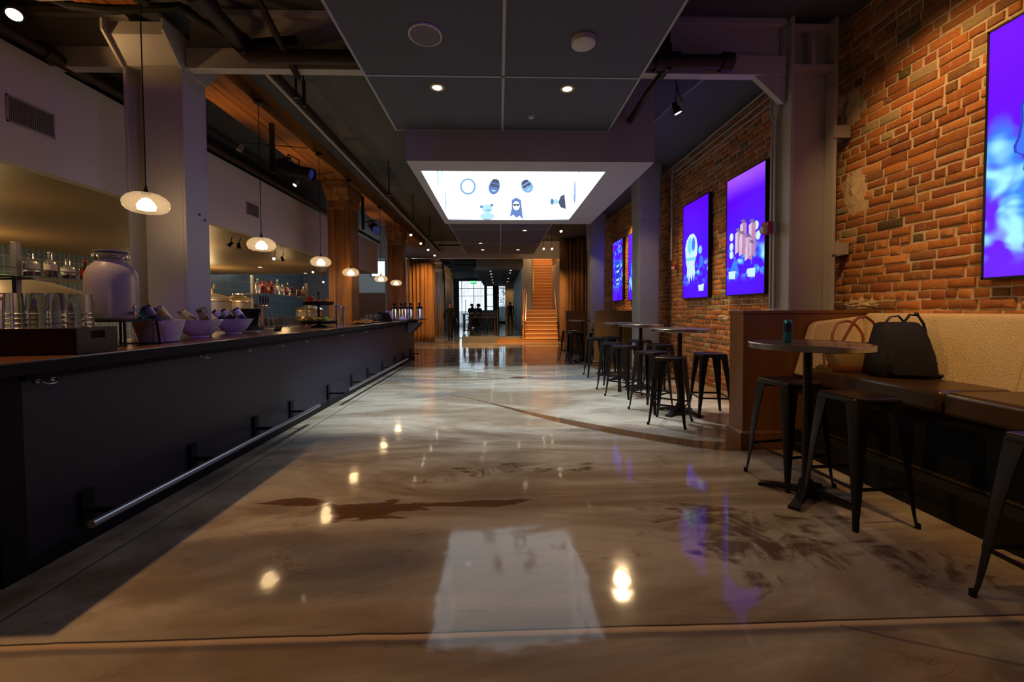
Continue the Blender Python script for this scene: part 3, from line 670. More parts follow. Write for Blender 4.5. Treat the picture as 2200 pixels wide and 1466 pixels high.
# ------------------------------------------------------------------ pictures screens on the brick
def screen_mat(name, seed, band=(.12, .46), top=(.10, .0, 1.), bot=(.065, .0, 1.), glow=0., vs=8.5):
    m, nt, b = new_mat(name); L = nt.links
    tc = nt.nodes.new('ShaderNodeTexCoord'); mp = nt.nodes.new('ShaderNodeMapping'); mp.inputs['Location'].default_value = (seed, seed*2, 0)
    L.new(tc.outputs['Object'], mp.inputs[0]); sp = nt.nodes.new('ShaderNodeSeparateXYZ'); L.new(tc.outputs['Object'], sp.inputs[0])
    v = nt.nodes.new('ShaderNodeTexVoronoi'); v.inputs['Scale'].default_value = vs; v.feature = 'SMOOTH_F1'; v.inputs['Smoothness'].default_value = .6
    L.new(mp.outputs[0], v.inputs['Vector'])
    n = noise(nt, mp.outputs[0], (1, 1, 1.3), 3.2, 2, .4)
    h = M_(nt, 'DIVIDE', sp.outputs[2], 1.71)
    msk = M_(nt, 'MULTIPLY', sstep(nt, h, band[0]-.02, band[0]+.1), M_(nt, 'SUBTRACT', 1, sstep(nt, h, band[1]-.12, band[1]+.02)))
    f = M_(nt, 'MULTIPLY', msk, sstep(nt, M_(nt, 'ADD', n, M_(nt, 'MULTIPLY', M_(nt, 'SUBTRACT', .5, v.outputs['Distance']), .9)), .48, .66))
    base = mixc(nt, sstep(nt, h, .5, 1.), bot, top)
    if glow: base = mixc(nt, M_(nt, 'MULTIPLY', sstep(nt, h, .8, 1.), glow), base, (.35, .08, 1.))
    hot = mixc(nt, sstep(nt, n, .5, .68), (.02, .22, .95), (.35, .85, 1.))
    col = mixc(nt, f, base, hot)
    L.new(col, b.inputs['Emission Color']); b.inputs['Emission Strength'].default_value = 1.15
    b.inputs['Base Color'].default_value = (.01, .01, .01, 1); b.inputs['Roughness'].default_value = .25
    return m
def screen(label, y0, y1, z0, z1, mt):
    t = thing('wall_screen', label, 'screen', (3.42, y1, z0)); W = y1-y0; H = z1-z0
    MB().box(0, .05, -W, 0, 0, H).build('casing', blackm, t, bev=.004, smooth=False)
    fr = MB(); b_ = .014
    fr.box(-.006, 0, -W, 0, 0, b_).box(-.006, 0, -W, 0, H-b_, H).box(-.006, 0, -W, -W+b_, 0, H).box(-.006, 0, -b_, 0, 0, H)
    fr.build('bezel', black, t, smooth=False)
    MB().box(-.002, 0, -W+b_, -b_, b_, H-b_).build('display', mt, t, smooth=False)
    MB().box(.05, .10, -W*.7, -W*.3, H*.3, H*.7).build('wall_mount', black, t, smooth=False)
    def art(pl, m, d=1, name='artwork'):      # outline in (u to the right, w up)
        v = [(-.0025-.0008*d, -u, w) for u, w in pl]
        return MB().add(v, [tuple(range(len(v)))]).build(name, m, t, smooth=False, norm=False)
    return t, art, W, H
CY = emis('art_cyan', (.22, .72, 1.), 1.); CW = emis('art_pale', (.62, .90, 1.), 1.); AB = emis('art_blue', (.03, .17, 1.), 1.); ADK = emis('art_dark_blue', (.01, .04, .55), 1.)
PK = emis('art_pink', (.55, .26, .50), .9); PKL = emis('art_light_pink', (.75, .60, .80), .95); PKD = emis('art_grey_violet', (.20, .16, .32), .9)
t, art, W, H = screen('largest looking purple wall screen at the right edge showing a blue face profile', 1.89, 2.81, 1.49, 3.21, screen_mat('screen_face', 3.1, (.06, .66), (.16, 0, 1), (.12, 0, 1), 0., 4.2))
prof = [(u_+.05, w_) for u_, w_ in [(.30, 1.64), (.26, 1.45), (.20, 1.22), (.155, 1.12), (.16, 1.02), (.145, .92), (.125, .87), (.13, .83), (.17, .80), (.185, .76), (.18, .70), (.20, .66), (.26, .60), (.32, .40), (.85, .38), (.81, 1.60), (.6, 1.68)]]
art([(u-.012, w) for u, w in prof[:13]]+[(.84, .38), (.84, 1.60), (.59, 1.67)], ADK, 1); art([(u+.004, w-.004) for u, w in prof], AB, 2)
t, art, W, H = screen('purple wall screen nearest the white column showing pink blocks over blue cubes', 5.18, 6.09, 1.49, 3.21, screen_mat('screen_cubes', 9.3, (.12, .42), (.12, 0, 1), (.065, 0, 1), .9))
def iso(u, w, s, h):
    art([(u, w), (u+s, w-s*.35), (u+s, w-s*.35-h), (u, w-h)], PK, 2); art([(u, w), (u-s*.7, w-s*.3), (u-s*.7, w-s*.3-h), (u, w-h)], PKL, 2)
    art([(u, w), (u+s, w-s*.35), (u+s*.3, w+s*.25-s*.3*.35+.03), (u-s*.7, w-s*.3+.06)], PKD, 3)
for u, w, s, h in ((.62, .98, .09, .30), (.42, 1.02, .09, .34), (.30, .92, .09, .30), (.54, .80, .10, .30), (.40, .86, .09, .28), (.62, .70, .08, .16)): iso(u, w, s, h)
for u, w in ((.14, .86), (.14, .72), (.14, .60), (.72, .92), (.76, .78)): art(ell(u, w, .05, .06, 14), CW, 1)
for u, w in ((.16, .30), (.62, .30)): art([(u-.09, w+.06), (u+.09, w+.06), (u+.08, w-.06), (u-.08, w-.05)], CW, 1)
t, art, W, H = screen('purple wall screen with a pale jellyfish shape, left of the pink blocks screen', 6.61, 7.55, 1.49, 3.20, screen_mat('screen_jelly', 21.7, (.14, .38)))
art([(.10+.02, .76), (.10, .92), (.16, 1.06), (.28, 1.14), (.42, 1.14), (.52, 1.05), (.57, .90), (.55, .76), (.50, .70), (.46, .60), (.48, .45), (.44, .30), (.40, .44), (.36, .30), (.30, .42), (.26, .26), (.22, .42), (.17, .36), (.18, .55), (.14, .64)], CW, 1)
art(ell(.29, .94, .09, .14), CY, 2); art(ell(.42, .95, .055, .12), AB, 2); art([(.14, .74), (.52, .72), (.50, .66), (.16, .68)], CY, 3)
art(ell(.66, .82, .06, .07), CY, 1); art(ell(.70, .62, .07, .10), AB, 1); art([(.60, .22), (.80, .24), (.78, .12), (.62, .12)], CW, 1)
t, art, W, H = screen('purple wall screen with a small blue globe, just left of the concrete column', 9.82, 10.78, 1.55, 3.27, screen_mat('screen_globe', 33., (.14, .36)))
art(ell(.44, .80, .22, .27), AB, 1)
for a in range(6): art(ell(.30+.06*a, .72+.035*(a % 3), .016, .10), CY, 2)
art([(.10, .50), (.22, .62), (.34, .40), (.44, .34), (.60, .42), (.76, .66), (.84, .40), (.6, .22), (.3, .24)], CY, 1)
t, art, W, H = screen('farthest wall screen filled with blue and white shapes around a dark oval', 11.27, 12.26, 1.56, 3.30, screen_mat('screen_oval', 47., (.14, 1.05)))
art(ell(.52, .78, .23, .40), AB, 1); art(ell(.52, .78, .19, .35), ADK, 2)
for w, m_ in ((1.02, CY), (.86, CW), (.62, CW), (.50, CY)): art([(.38, w), (.66, w+.03), (.62, w-.04), (.42, w-.05)], m_, 3)
# ------------------------------------------------------------------ the bar
bar = thing('bar_counter', 'long dark blue grey bar front with a steel foot rail', 'bar', (-2.34, 6.6, 0))
def by(y): return y-6.6
MB().box(-.40, 0, by(2.0), by(11.3), 0.0, 1.004).build('front_panel', bar_m, bar, smooth=False)
MB().box(-.44, .012, by(1.95), by(2.06), 0, 1.004).build('corner_post', blackm, bar, bev=.004, smooth=False)
MB().box(0, .012, by(2.06), by(11.3), 0, .07).build('plinth', blackm, bar, smooth=False)
MB().box(0, .03, by(2.06), by(11.3), .96, 1.004).build('top_rail', blackm, bar, smooth=False)
hk = steel
for y in (2.17, 3.3, 3.86, 4.43, 5.0, 6.13, 7.2):
    MB().tube([(0, by(y-.035), .95), (.018, by(y-.035), .95), (.03, by(y-.03), .94), (.034, by(y-.018), .932), (.034, by(y+.018), .932), (.03, by(y+.03), .94), (.018, by(y+.035), .95), (0, by(y+.035), .95)], .0045, 6).cyl((0, by(y-.035), .95), (.006, by(y-.035), .95), .012, n=8).cyl((0, by(y+.035), .95), (.006, by(y+.035), .95), .012, n=8).build('hook', hk, bar)
for a, b_ in ((2.14, 4.8), (5.72, 9.4)):
    MB().cyl((.235, by(a), .205), (.235, by(b_), .205), .021, n=14).build('foot_rail', mat('satin_rail', (.34, .34, .40), .32, .9), bar)
for y in (2.35, 3.15, 3.95, 4.62, 5.62, 6.5, 7.3, 8.2, 9.2, 10.0, 10.8):
    m_ = MB().box(0, .02, by(y)-.035, by(y)+.035, .10, .30).box(.01, .225, by(y)-.012, by(y)+.012, .17, .195)
    m_.build('rail_bracket', blackm, bar, bev=.003, smooth=False)
top = thing('worktop', 'long dark polished wood bar top', 'bar top', (-2.6, 6.6, 1.005))
MB().prism([(.35, by(1.88)), (.35, by(11.35)), (-.50, by(11.35)), (-.50, by(9.03)), (-.42, by(9.03)), (-.42, by(8.53)), (-.50, by(8.53)), (-.50, by(4.34)), (-.345, by(4.34)), (-.345, by(3.97)), (-.50, by(3.97)), (-.50, by(1.88))], 'z', 0, .06).build('slab', counter_wood, top, bev=.006, smooth=False)
MB().box(.351, .356, by(1.88), by(11.35), -.005, .05).build('edge_strip', blackm, top, smooth=False)
MB().box(-.2, .60, by(10.3), by(11.4), .061, .085).build('raised_shelf', counter_wood, top, bev=.004, smooth=False)
for y in (10.5, 11.1):
    MB().prism([(.02, .74), (.05, .74), (.31, 1.0), (.02, 1.0)], 'y', by(y)-.02, by(y)+.02).build('shelf_corbel', mat('corbel_grey', (.16, .17, .20), .5), bar, smooth=False)
# small box on the floor end of the bar front
# ---- things on the bar
ZT = 1.066
cr = thing('wooden_crate', 'dark wooden crate holding stacks of clear cups at the near end of the bar', 'crate', (-2.525, 2.42, ZT), R(12))
W_, D_, H_ = .38, .32, .145
for sy in (-1, 1): MB().box(-W_/2, W_/2, sy*(D_/2-.007)-.007, sy*(D_/2-.007)+.007, 0, H_).build('long_side', crate_wood, cr, bev=.002, smooth=False)
for sx in (-1, 1):
    x = sx*(W_/2-.007); e = MB()
    for y0_, y1_, z0_, z1_ in ((-D_/2+.014, -.055, 0, H_), (.055, D_/2-.014, 0, H_), (-.055, .055, 0, H_*.55), (-.055, .055, H_*.86, H_)): e.box(x-.007, x+.007, y0_, y1_, z0_, z1_)
    e.build('handle_end', crate_wood, cr, smooth=False)
MB().box(-W_/2+.014, W_/2-.014, -D_/2+.014, D_/2-.014, 0, .012).build('bottom', crate_wood, cr, smooth=False)
clear = mat('clear_plastic', (.97, .95, .93), .06, trans=1., ior=1.25)
def cup_stack(loc, h, label):
    prof = []; z = .0; n = 9
    for i in range(n):
        prof += [(.0390, z), (.0410, z+.004), (.0410, z+.010), (.0396, z+(h-.09)/n-.002)]; z += (h-.09)/n
    prof += [(.038, z+.05), (.034, z+.088), (.0, z+.09)]
    o = MB().lathe([(0, 0)]+prof, n=28, cap=False).build('cup_stack', clear); o.location = loc
    return tag(o, label, 'cup stack', 'clear cup stacks in the crate')
ca, sa = cos(R(12)), sin(R(12)); first = None
for i, lx in enumerate((-.126, -.029, .068)):
    for j, ly in enumerate((-.095, .0, .097)):
        x = -2.525+lx*ca-ly*sa; y = 2.42+lx*sa+ly*ca
        if first is None: first = cup_stack((x, y, ZT+.013), .325, 'upside down stack of clear plastic cups standing in the dark crate')
        else: dup(first, (x, y, ZT+.013))
# stand and big jar
stn = thing('dispenser_stand', 'black metal stand carrying the big glass jar on the bar', 'stand', (-2.64, 2.95, ZT))
f_ = MB()
f_.box(-.15, .15, -.15, .15, .165, .178)
for sx in (-1, 1):
    for sy in (-1, 1): f_.cyl((sx*.14, sy*.14, 0), (sx*.13, sy*.13, .165), .008, n=8)
f_.box(-.15, .15, -.15, -.135, 0, .008).box(-.15, .15, .135, .15, 0, .008)
f_.build('frame', black, stn, smooth=False)
jar = thing('drink_dispenser', 'big frosted glass drink jar on a black stand beside the crate', 'drink dispenser', (-2.70, 2.95, ZT+.179)); jar.scale = (.78, .78, 1.)
jm = mat('frosted_jar', (.50, .47, .44), .35, trans=.45, ior=1.2)
MB().lathe([(0, 0), (.155, 0), (.17, .012), (.178, .06), (.182, .25), (.178, .31), (.155, .36), (.115, .395), (.105, .405)], n=40, cap=False).build('jar_body', jm, jar)
MB().lathe([(.105, .400), (.105, .41), (.125, .43), (.125, .452), (.108, .46), (.100, .452), (.100, .41)], n=36, cap=False).build('jar_neck', mat('clear_glass', (.92, .92, .96), .05, trans=.95, ior=1.3), jar)
MB().lathe([(0, .462), (.10, .462), (.118, .470), (.118, .476), (0, .478)], n=32, cap=False).build('lid', mat('lid_glass', (.5, .48, .62), .15, trans=.6), jar)
MB().cyl((.17, -.03, .045), (.235, -.045, .045), .013).cyl((.225, -.043, .02), (.225, -.043, .075), .009).ball((.225, -.043, .085), .014, 8, 6).build('tap', chrome, jar)
# bowls of cans
bowl_m = porcelain
def bowl(x, y, label, ell_=False):
    t = thing('serving_bowl', label, 'bowl', (x, y, ZT))
    if not ell_: prof = [(.0, .0), (.115, 0), (.125, .004), (.165, .135), (.170, .14), (.160, .138), (.118, .012), (0, .010)]
    else: prof = [(.0, .0), (.075, 0), (.078, .012), (.11, .03), (.145, .075), (.180, .125), (.184, .13), (.174, .128), (.138, .078), (.10, .038), (0, .03)]
    MB().lathe([(r_, z_*1.2) for r_, z_ in prof], n=48, cap=False).build('dish', bowl_m, t)
    return t
bowl(-2.65, 3.27, 'straight sided white bowl of drink cans nearest the black stand'); bowl(-2.75, 3.84, 'curved white bowl of drink cans, middle of the three', True); bowl(-2.86, 4.50, 'curved white bowl of drink cans beside the black tablet stand', True)
def can(loc, rot, col, col2, label, r=.029, h=.15, cat='can', grp=None):
    t = thing('drink_can', label, cat, loc, 0, grp); t.rotation_euler = rot
    nm = 'can_%d_%d_%d' % (int(col[0]*99), int(col[1]*99), int(col[2]*99))
    MB().lathe([(0, .0), (r*.8, 0), (r, .008), (r, h-.012), (r*.82, h), (r*.78, h-.003), (0, h-.004)], n=20, cap=False).build('body', mat(nm, col, .25, .6), t)
    nm = 'canband_%d_%d_%d' % (int(col2[0]*99), int(col2[1]*99), int(col2[2]*99))
    MB().lathe([(r+.0004, h*.45), (r+.0004, h*.86)], n=20, cap=False).build('label_band', mat(nm, col2, .35, .3), t, norm=False)
    MB().lathe([(0, h-.0035), (r*.76, h-.0025), (r*.76, h-.0005), (0, h-.0015)], n=16, cap=False).build('lid', alu, t)
    return t
cc = [((.02, .12, .45), (.05, .30, .75)), ((.02, .10, .35), (.03, .45, .5)), ((.02, .30, .36), (.03, .12, .5)), ((.30, .30, .28), (.55, .42, .12)), ((.05, .05, .06), (.2, .2, .2))]
cn = ['deep blue', 'navy', 'teal', 'silver and gold', 'charcoal']
for i in range(5):
    a = [-.10, -.045, .01, .065, .05][i]; b2 = [-.02, .03, -.01, .03, -.07][i]
    can((-2.62+a, 3.24+b2, ZT+.135+.004*i), (R(18), R(-38+3*i), R(20)), *cc[i], cn[i]+' drink can lying tilted in the straight sided bowl')
cc2 = [((.16, .09, .05), (.30, .25, .20)), ((.45, .38, .18), (.6, .5, .2)), ((.10, .07, .06), (.25, .18, .12)), ((.30, .28, .30), (.12, .12, .14))]
cn2 = ['bronze', 'gold topped', 'dark brown', 'grey']
for i in range(4):
    can((-2.80+[0, .05, .11, .03][i], 3.83+[.03, -.05, .03, .08][i], ZT+.135), (R(-20+12*i), R(-50+8*i), R(10+30*i)), *cc2[i], cn2[i]+' drink can piled in the middle white bowl')
cc3 = [((.05, .06, .12), (.75, .75, .8)), ((.62, .62, .68), (.06, .07, .16)), ((.03, .03, .06), (.5, .52, .6)), ((.55, .56, .62), (.25, .27, .35)), ((.04, .07, .2), (.6, .62, .7))]
cn3 = ['navy and white', 'white and navy', 'black and grey', 'pale grey', 'blue banded']
for i in range(5):
    can((-2.94+.052*i, 4.48+[.0, .05, -.03, .04, 0][i], ZT+.13+.003*i), (R(6), R(-40+2*i), R(12)), *cc3[i], cn3[i]+' drink can tilted in the bowl beside the tablet stand')
# tablet till
tp = thing('tablet_till', 'black tablet till on an angled stand on the bar', 'tablet till', (-2.99, 4.93, ZT))
MB().obox((0, .0, .17), (.30, .018, .21), 0, R(-22)).build('tablet', blackm, tp, bev=.004, smooth=False)
MB().loft([[(-.11, -.10, 0), (.11, -.10, 0), (.11, .14, 0), (-.11, .14, 0)], [(-.05, .0, .14), (.05, .0, .14), (.05, .04, .14), (-.05, .04, .14)]]).build('stand', blackm, tp, smooth=False)
ct = tag(MB().obox((-2.72, 5.12, ZT+.022), (.075, .16, .02), R(20), R(14)).build('card_reader', blackm, bev=.004, smooth=False), 'small black card reader lying right of the tablet till', 'card reader')
tag(MB().box(-2.93, -2.76, 4.74, 4.84, ZT+.0, ZT+.012).build('paper_tray', porcelain, bev=.003, smooth=False), 'small white tray between the last bowl and the tablet till', 'tray')
# two tier fruit stand
fs = thing('fruit_stand', 'black two tier fruit stand on the bar with bananas below', 'fruit stand', (-2.76, 6.35, ZT))
MB().lathe([(0, 0), (.11, 0), (.12, .01), (.03, .03), (.02, .045)], n=28, cap=False).build('foot', blackm, fs)
MB().lathe([(0, .045), (.225, .045), (.245, .05), (.255, .085), (.248, .085), (.225, .06), (0, .06)], n=36, cap=False).build('lower_tray', blackm, fs)
MB().cyl((0, 0, .06), (0, 0, .33), .018).build('stem', black, fs)
MB().lathe([(0, .33), (.19, .33), (.21, .335), (.22, .38), (.212, .38), (.19, .345), (0, .345)], n=36, cap=False).build('upper_tray', blackm, fs)
MB().cyl((0, 0, .345), (0, 0, .50), .009).ball((0, 0, .51), .022, 10, 6).build('finial', black, fs)
yel = mat('banana_skin', (.62, .42, .03), .45, var=.15, bs=12); redf = mat('apple_skin', (.42, .03, .015), .3, var=.35, bs=14); org = mat('orange_skin', (.70, .22, .02), .5); grn = mat('green_fruit', (.35, .42, .08), .45)
def banana(loc, rz, rx, label):
    pts = []; rs = []
    for k in range(9):
        a = R(-48+96*k/8); pts.append((.11*sin(a), 0, .11-.11*cos(a))); rs.append([.005, .011, .016, .018, .018, .017, .015, .009, .005][k])
    t = MB().tube(pts, rs, 8).build('banana', yel); t.location = loc; t.rotation_euler = (rx, 0, rz)
    return tag(t, label, 'banana', 'bananas on the fruit stand')
b0 = banana((-2.90, 6.25, ZT+.095), R(80), R(20), 'ripe yellow banana lying on the lower tray of the black fruit stand')
for i, (dx, dy, dz, rz, rx) in enumerate([(-.09, 0, .0, 70, 25), (.04, .0, .0, 95, 15), (.08, .01, .01, 105, 30), (.12, -.02, .015, 85, -10), (.17, 0, .01, 115, 20), (.21, .02, .02, 60, 10), (.10, .05, .035, 75, 15), (.03, .05, .035, 100, 20)]):
    q = dup(b0, (-2.90+dx, 6.25+dy, ZT+.095+dz)); q.rotation_euler = (R(rx), 0, R(rz))
def fruit(loc, m_, r, label, cat, grp):
    o = MB().lathe([(0, -.85*r), (.5*r, -.93*r), (.9*r, -.5*r), (r, 0), (.93*r, .5*r), (.55*r, .9*r), (.12*r, .82*r), (0, .72*r)], n=16, cap=False).cyl((0, 0, .7*r), (.1*r, 0, 1.15*r), .05*r, n=5).build('apple' if cat == 'apple' else cat, m_); o.location = loc
    return tag(o, label, cat, grp)
a0_ = fruit((-2.90, 6.30, ZT+.385), redf, .038, 'red apple heaped on the upper tray of the fruit stand', 'apple', 'apples on the fruit stand')
for dx, dy, dz in ((.07, .03, 0), (.03, -.06, 0), (.10, -.05, 0), (.15, .04, 0), (.05, -.01, .055), (-.02, .06, 0), (.12, .1, 0)): dup(a0_, (-2.90+dx, 6.30+dy, ZT+.385+dz))
fruit((-2.62, 6.33, ZT+.387), org, .042, 'orange on the right of the upper fruit tray', 'orange', None); fruit((-2.66, 6.42, ZT+.387), org, .040, 'orange behind the rightmost orange on the upper fruit tray', 'orange', None)
g0 = fruit((-2.58, 6.22, ZT+.10), grn, .034, 'green pear lying right of the bananas on the lower tray', 'pear', 'green pears beside the bananas')
dup(g0, (-2.57, 6.30, ZT+.10)); dup(g0, (-2.62, 6.26, ZT+.125))
# steel cup tubes
for x, y, h, lb in ((-2.68, 6.85, .36, 'tall polished steel tube standing right of the fruit stand'), (-2.80, 7.45, .33, 'second polished steel tube, in front of the first timber post')):
    t = thing('cup_dispenser', lb, 'cup dispenser', (x, y, ZT))
    MB().lathe([(0, 0), (.040, 0), (.040, h), (.033, h), (.033, h-.1), (0, h-.1)], n=24, cap=False).build('tube', chrome, t)
    MB().lathe([(.040, h), (.044, h), (.044, h-.02), (.040, h-.02)], n=24, cap=False).build('collar', steel, t)
# pastry platters
pl_ = mat('croissant_crust', (.38, .16, .035), .55, bump=.4, bs=60, var=.3)
for k, (y, lb) in enumerate(((7.75, 'white oval platter of croissants nearer the fruit stand'), (8.35, 'white oval platter of croissants nearer the juice glasses'))):
    o = MB().lathe([(0, .0), (.10, 0), (.17, .014), (.18, .018), (.165, .016), (.10, .006), (0, .006)], n=32, cap=False).build('platter', porcelain); o.location = (-2.60, y, ZT); o.scale = (1., 1.5, 1)
    tag(o, lb, 'platter')
def croissant(loc, rz):
    pts = []; rs = []
    for i in range(9):
        a = R(-70+140*i/8); pts.append((.055*sin(a), .055-.055*cos(a), .02)); rs.append([.006, .013, .018, .024, .027, .024, .018, .013, .006][i]*(1+.08*(i % 2)))
    o = MB().tube(pts, rs, 10).build('croissant', pl_); o.location = loc; o.rotation_euler = (0, 0, rz); return tag(o, 'golden brown croissant on a white platter on the bar', 'croissant', 'croissants on the platters')
k0 = croissant((-2.60, 7.6, ZT+.01), .3)
for i in range(11):
    rnd_ = random.Random(i); dup(k0, (-2.60+rnd_.uniform(-.09, .09), 7.58+(i % 6)*.055+(.6 if i > 5 else 0), ZT+.012+(.02 if i % 3 == 2 else 0)), rnd_.uniform(0, 6))
# juice carafes and glasses
juice = mat('orange_juice', (.75, .28, .05), .3); gls = mat('drinking_glass', (.95, .95, .97), .05, trans=.95, ior=1.2)
def juice_glass(loc, label=None, h=.17):
    t = thing('juice_carafe', label, 'juice carafe', loc, group='juice carafes on the bar')
    MB().lathe([(0, .0), (.038, 0), (.042, .02), (.044, .09), (.03, .125), (.032, h), (.030, h), (.028, .125), (.041, .09), (.039, .02), (0, .006)], n=20, cap=False).build('glass', gls, t)
    MB().lathe([(0, .007), (.037, .008), (.039, .02), (.0405, .085), (0, .085)], n=20, cap=False).build('juice', juice, t)
    return t
j0 = juice_glass((-2.80, 8.75, ZT), 'glass carafe half full of orange juice on the bar past the croissants')
for dx, dy in ((.10, 0), (.2, .02), (.05, .13), (.15, .14), (.0, .26), (.1, .28), (.2, .27)): dup(j0, (-2.80+dx, 8.75+dy, ZT))
bb = thing('menu_box', 'black angular box on the bar between the juice and the airpots', 'box', (-2.62, 9.45, ZT), R(10))
MB().loft([[(-.17, -.10, 0), (.17, -.10, 0), (.17, .10, 0), (-.17, .10, 0)], [(-.13, -.02, .22), (.10, -.05, .18), (.08, .09, .2), (-.13, .09, .24)]]).build('casing', blackm, bb, smooth=False)
cu = mat('paper_cup', (.72, .70, .70), .6)
for x, y, lb in ((-2.72, 10.0, 'taller stack of white paper cups behind the black box'), (-2.64, 10.08, 'shorter stack of white paper cups behind the black box')):
    pr = [(0, 0)]; z = 0
    for i in range(8): pr += [(.030, z), (.041, z+.028), (.043, z+.030), (.038, z+.031)]; z += .031
    o = MB().lathe(pr+[(0, z)], n=20, cap=False).build('paper_cup_stack', cu); o.location = (x, y, ZT); tag(o, lb, 'cup stack')
bg = MB(); rr = random.Random(5); rings = []
for i in range(8):
    a = i/7; r = .10*math.sin(pi*min(.95, .25+a*.75))
    rings.append([(r*cos(2*pi*k/18)*(1+rr.uniform(-.12, .12)), 1.2*r*sin(2*pi*k/18)*(1+rr.uniform(-.12, .12)), .12*a) for k in range(18)])
bg.loft(rings); o = bg.build('crumpled_bag', mat('white_bag', (.75, .75, .80), .6)); o.location = (-2.36, 10.12, ZT); tag(o, 'crumpled white bag at the edge of the bar beside the airpots', 'bag')
# airpots
def airpot(loc, label, rz=0., lid=True):
    t = thing('coffee_airpot', label, 'airpot', loc, rz)
    MB().lathe([(0, 0), (.075, 0), (.078, .01), (.075, .015), (.075, .26), (.070, .275)], n=28, cap=False).build('body', chrome, t)
    MB().lathe([(.070, .268), (.080, .275), (.080, .31), (.05, .335), (0, .34)], n=24, cap=False).box(.05, .13, -.015, .015, .27, .30).build('pump_head', black, t)
    MB().tube([(-.06, 0, .30), (-.05, 0, .38), (.0, 0, .42), (.05, 0, .41), (.06, 0, .36)], .016, 8).ball((.03, 0, .40), .035, 10, 8).build('handle', black, t)
    MB().cyl((.12, 0, .285), (.125, 0, .24), .010).build('spout', black, t)
    return t
ZS = ZT+.025
for x, y, z, lb, rz in ((-2.74, 10.85, ZS, 'steel coffee airpot with black lid, leftmost beside the white bag', 2.6), (-2.62, 11.1, ZS, 'steel coffee airpot just right of the leftmost one', 2.2), (-2.46, 10.75, ZS, 'steel coffee airpot in the middle of the row, its handle raised', 1.6),
                     (-2.38, 11.05, ZS, 'steel coffee airpot second from the right end of the bar', 1.2), (-2.12, 10.95, ZS, 'steel coffee airpot standing alone at the right tip of the bar', 1.9)):
    airpot((x, y, z), lb, rz)
# ------------------------------------------------------------------ pendants over the bar
shade_m, nt, b = new_mat('pendant_glass')
for n_ in list(nt.nodes):
    if n_.type != 'OUTPUT_MATERIAL': nt.nodes.remove(n_)
out = [n_ for n_ in nt.nodes if n_.type == 'OUTPUT_MATERIAL'][0]
tr_ = nt.nodes.new('ShaderNodeBsdfTransparent'); tr_.inputs[0].default_value = (1, .93, .84, 1)
tl = nt.nodes.new('ShaderNodeEmission'); tl.inputs[0].default_value = (1., .66, .34, 1); tl.inputs[1].default_value = 1.5
gl = nt.nodes.new('ShaderNodeBsdfGlossy'); gl.inputs['Roughness'].default_value = .12
m1 = nt.nodes.new('ShaderNodeMixShader'); m2 = nt.nodes.new('ShaderNodeMixShader'); fr_ = nt.nodes.new('ShaderNodeLayerWeight'); fr_.inputs[0].default_value = .35
m1.inputs[0].default_value = .27
nt.links.new(tr_.outputs[0], m1.inputs[1]); nt.links.new(tl.outputs[0], m1.inputs[2])
ff = M_(nt, 'MULTIPLY', fr_.outputs['Facing'], .35)
nt.links.new(ff, m2.inputs[0]); nt.links.new(m1.outputs[0], m2.inputs[1]); nt.links.new(gl.outputs[0], m2.inputs[2]); nt.links.new(m2.outputs[0], out.inputs['Surface'])
bulb_m = emis('pendant_bulb', (1., .72, .38), 14.)
def pendant(loc, label, r=.182):
    t = thing('pendant_lamp', label, 'pendant lamp', loc)
    prof = [(.02, .090), (.06, .088), (.11, .078), (.15, .055), (.176, .022), (.182, -.005), (.176, -.035), (.155, -.064), (.12, -.082), (.09, -.088)]
    MB().lathe([(a*r/.182, z*.92) for a, z in prof], n=40, cap=False).build('glass_shade', shade_m, t)
    MB().lathe([(0, .045), (.026, .036), (.050, .008), (.066, -.025), (.060, -.055), (0, -.068)], n=24, cap=False).build('bulb', bulb_m, t)
    MB().lathe([(.006, .14), (.010, .12), (.016, .095), (.032, .080), (.032, .072), (0, .072)], n=16, cap=False).build('cap', black, t)
    MB().cyl((0, 0, .13), (0, 0, 3.87-loc[2]), .0045, n=6).build('cord', black, t)
    MB().lathe([(0, 3.91-loc[2]), (.055, 3.91-loc[2]), (.055, 3.87-loc[2]), (.01, 3.85-loc[2])], n=16, cap=False).build('canopy', black, t)
    return t
PY = [(3.565, 2.214), (5.23, 2.138), (6.93, 2.127), (8.30, 2.08), (10.39, 2.116), (11.9, 2.116)]
lbs = ['glowing glass pendant nearest the camera, in front of the white column', 'glowing glass pendant, second from the left, clear of the columns', 'glowing glass pendant left of the nearest timber post',
       'glowing glass pendant in front of the nearest timber post', 'glowing glass pendant between the two nearest timber posts', 'farthest small glass pendant, before the second timber post']
for (y, z), lb in zip(PY, lbs):
    pendant((-2.96, y, z), lb, .160)
    point('pendant_light', (-2.96, y, z-.012), 9.0, WARM2, .075)
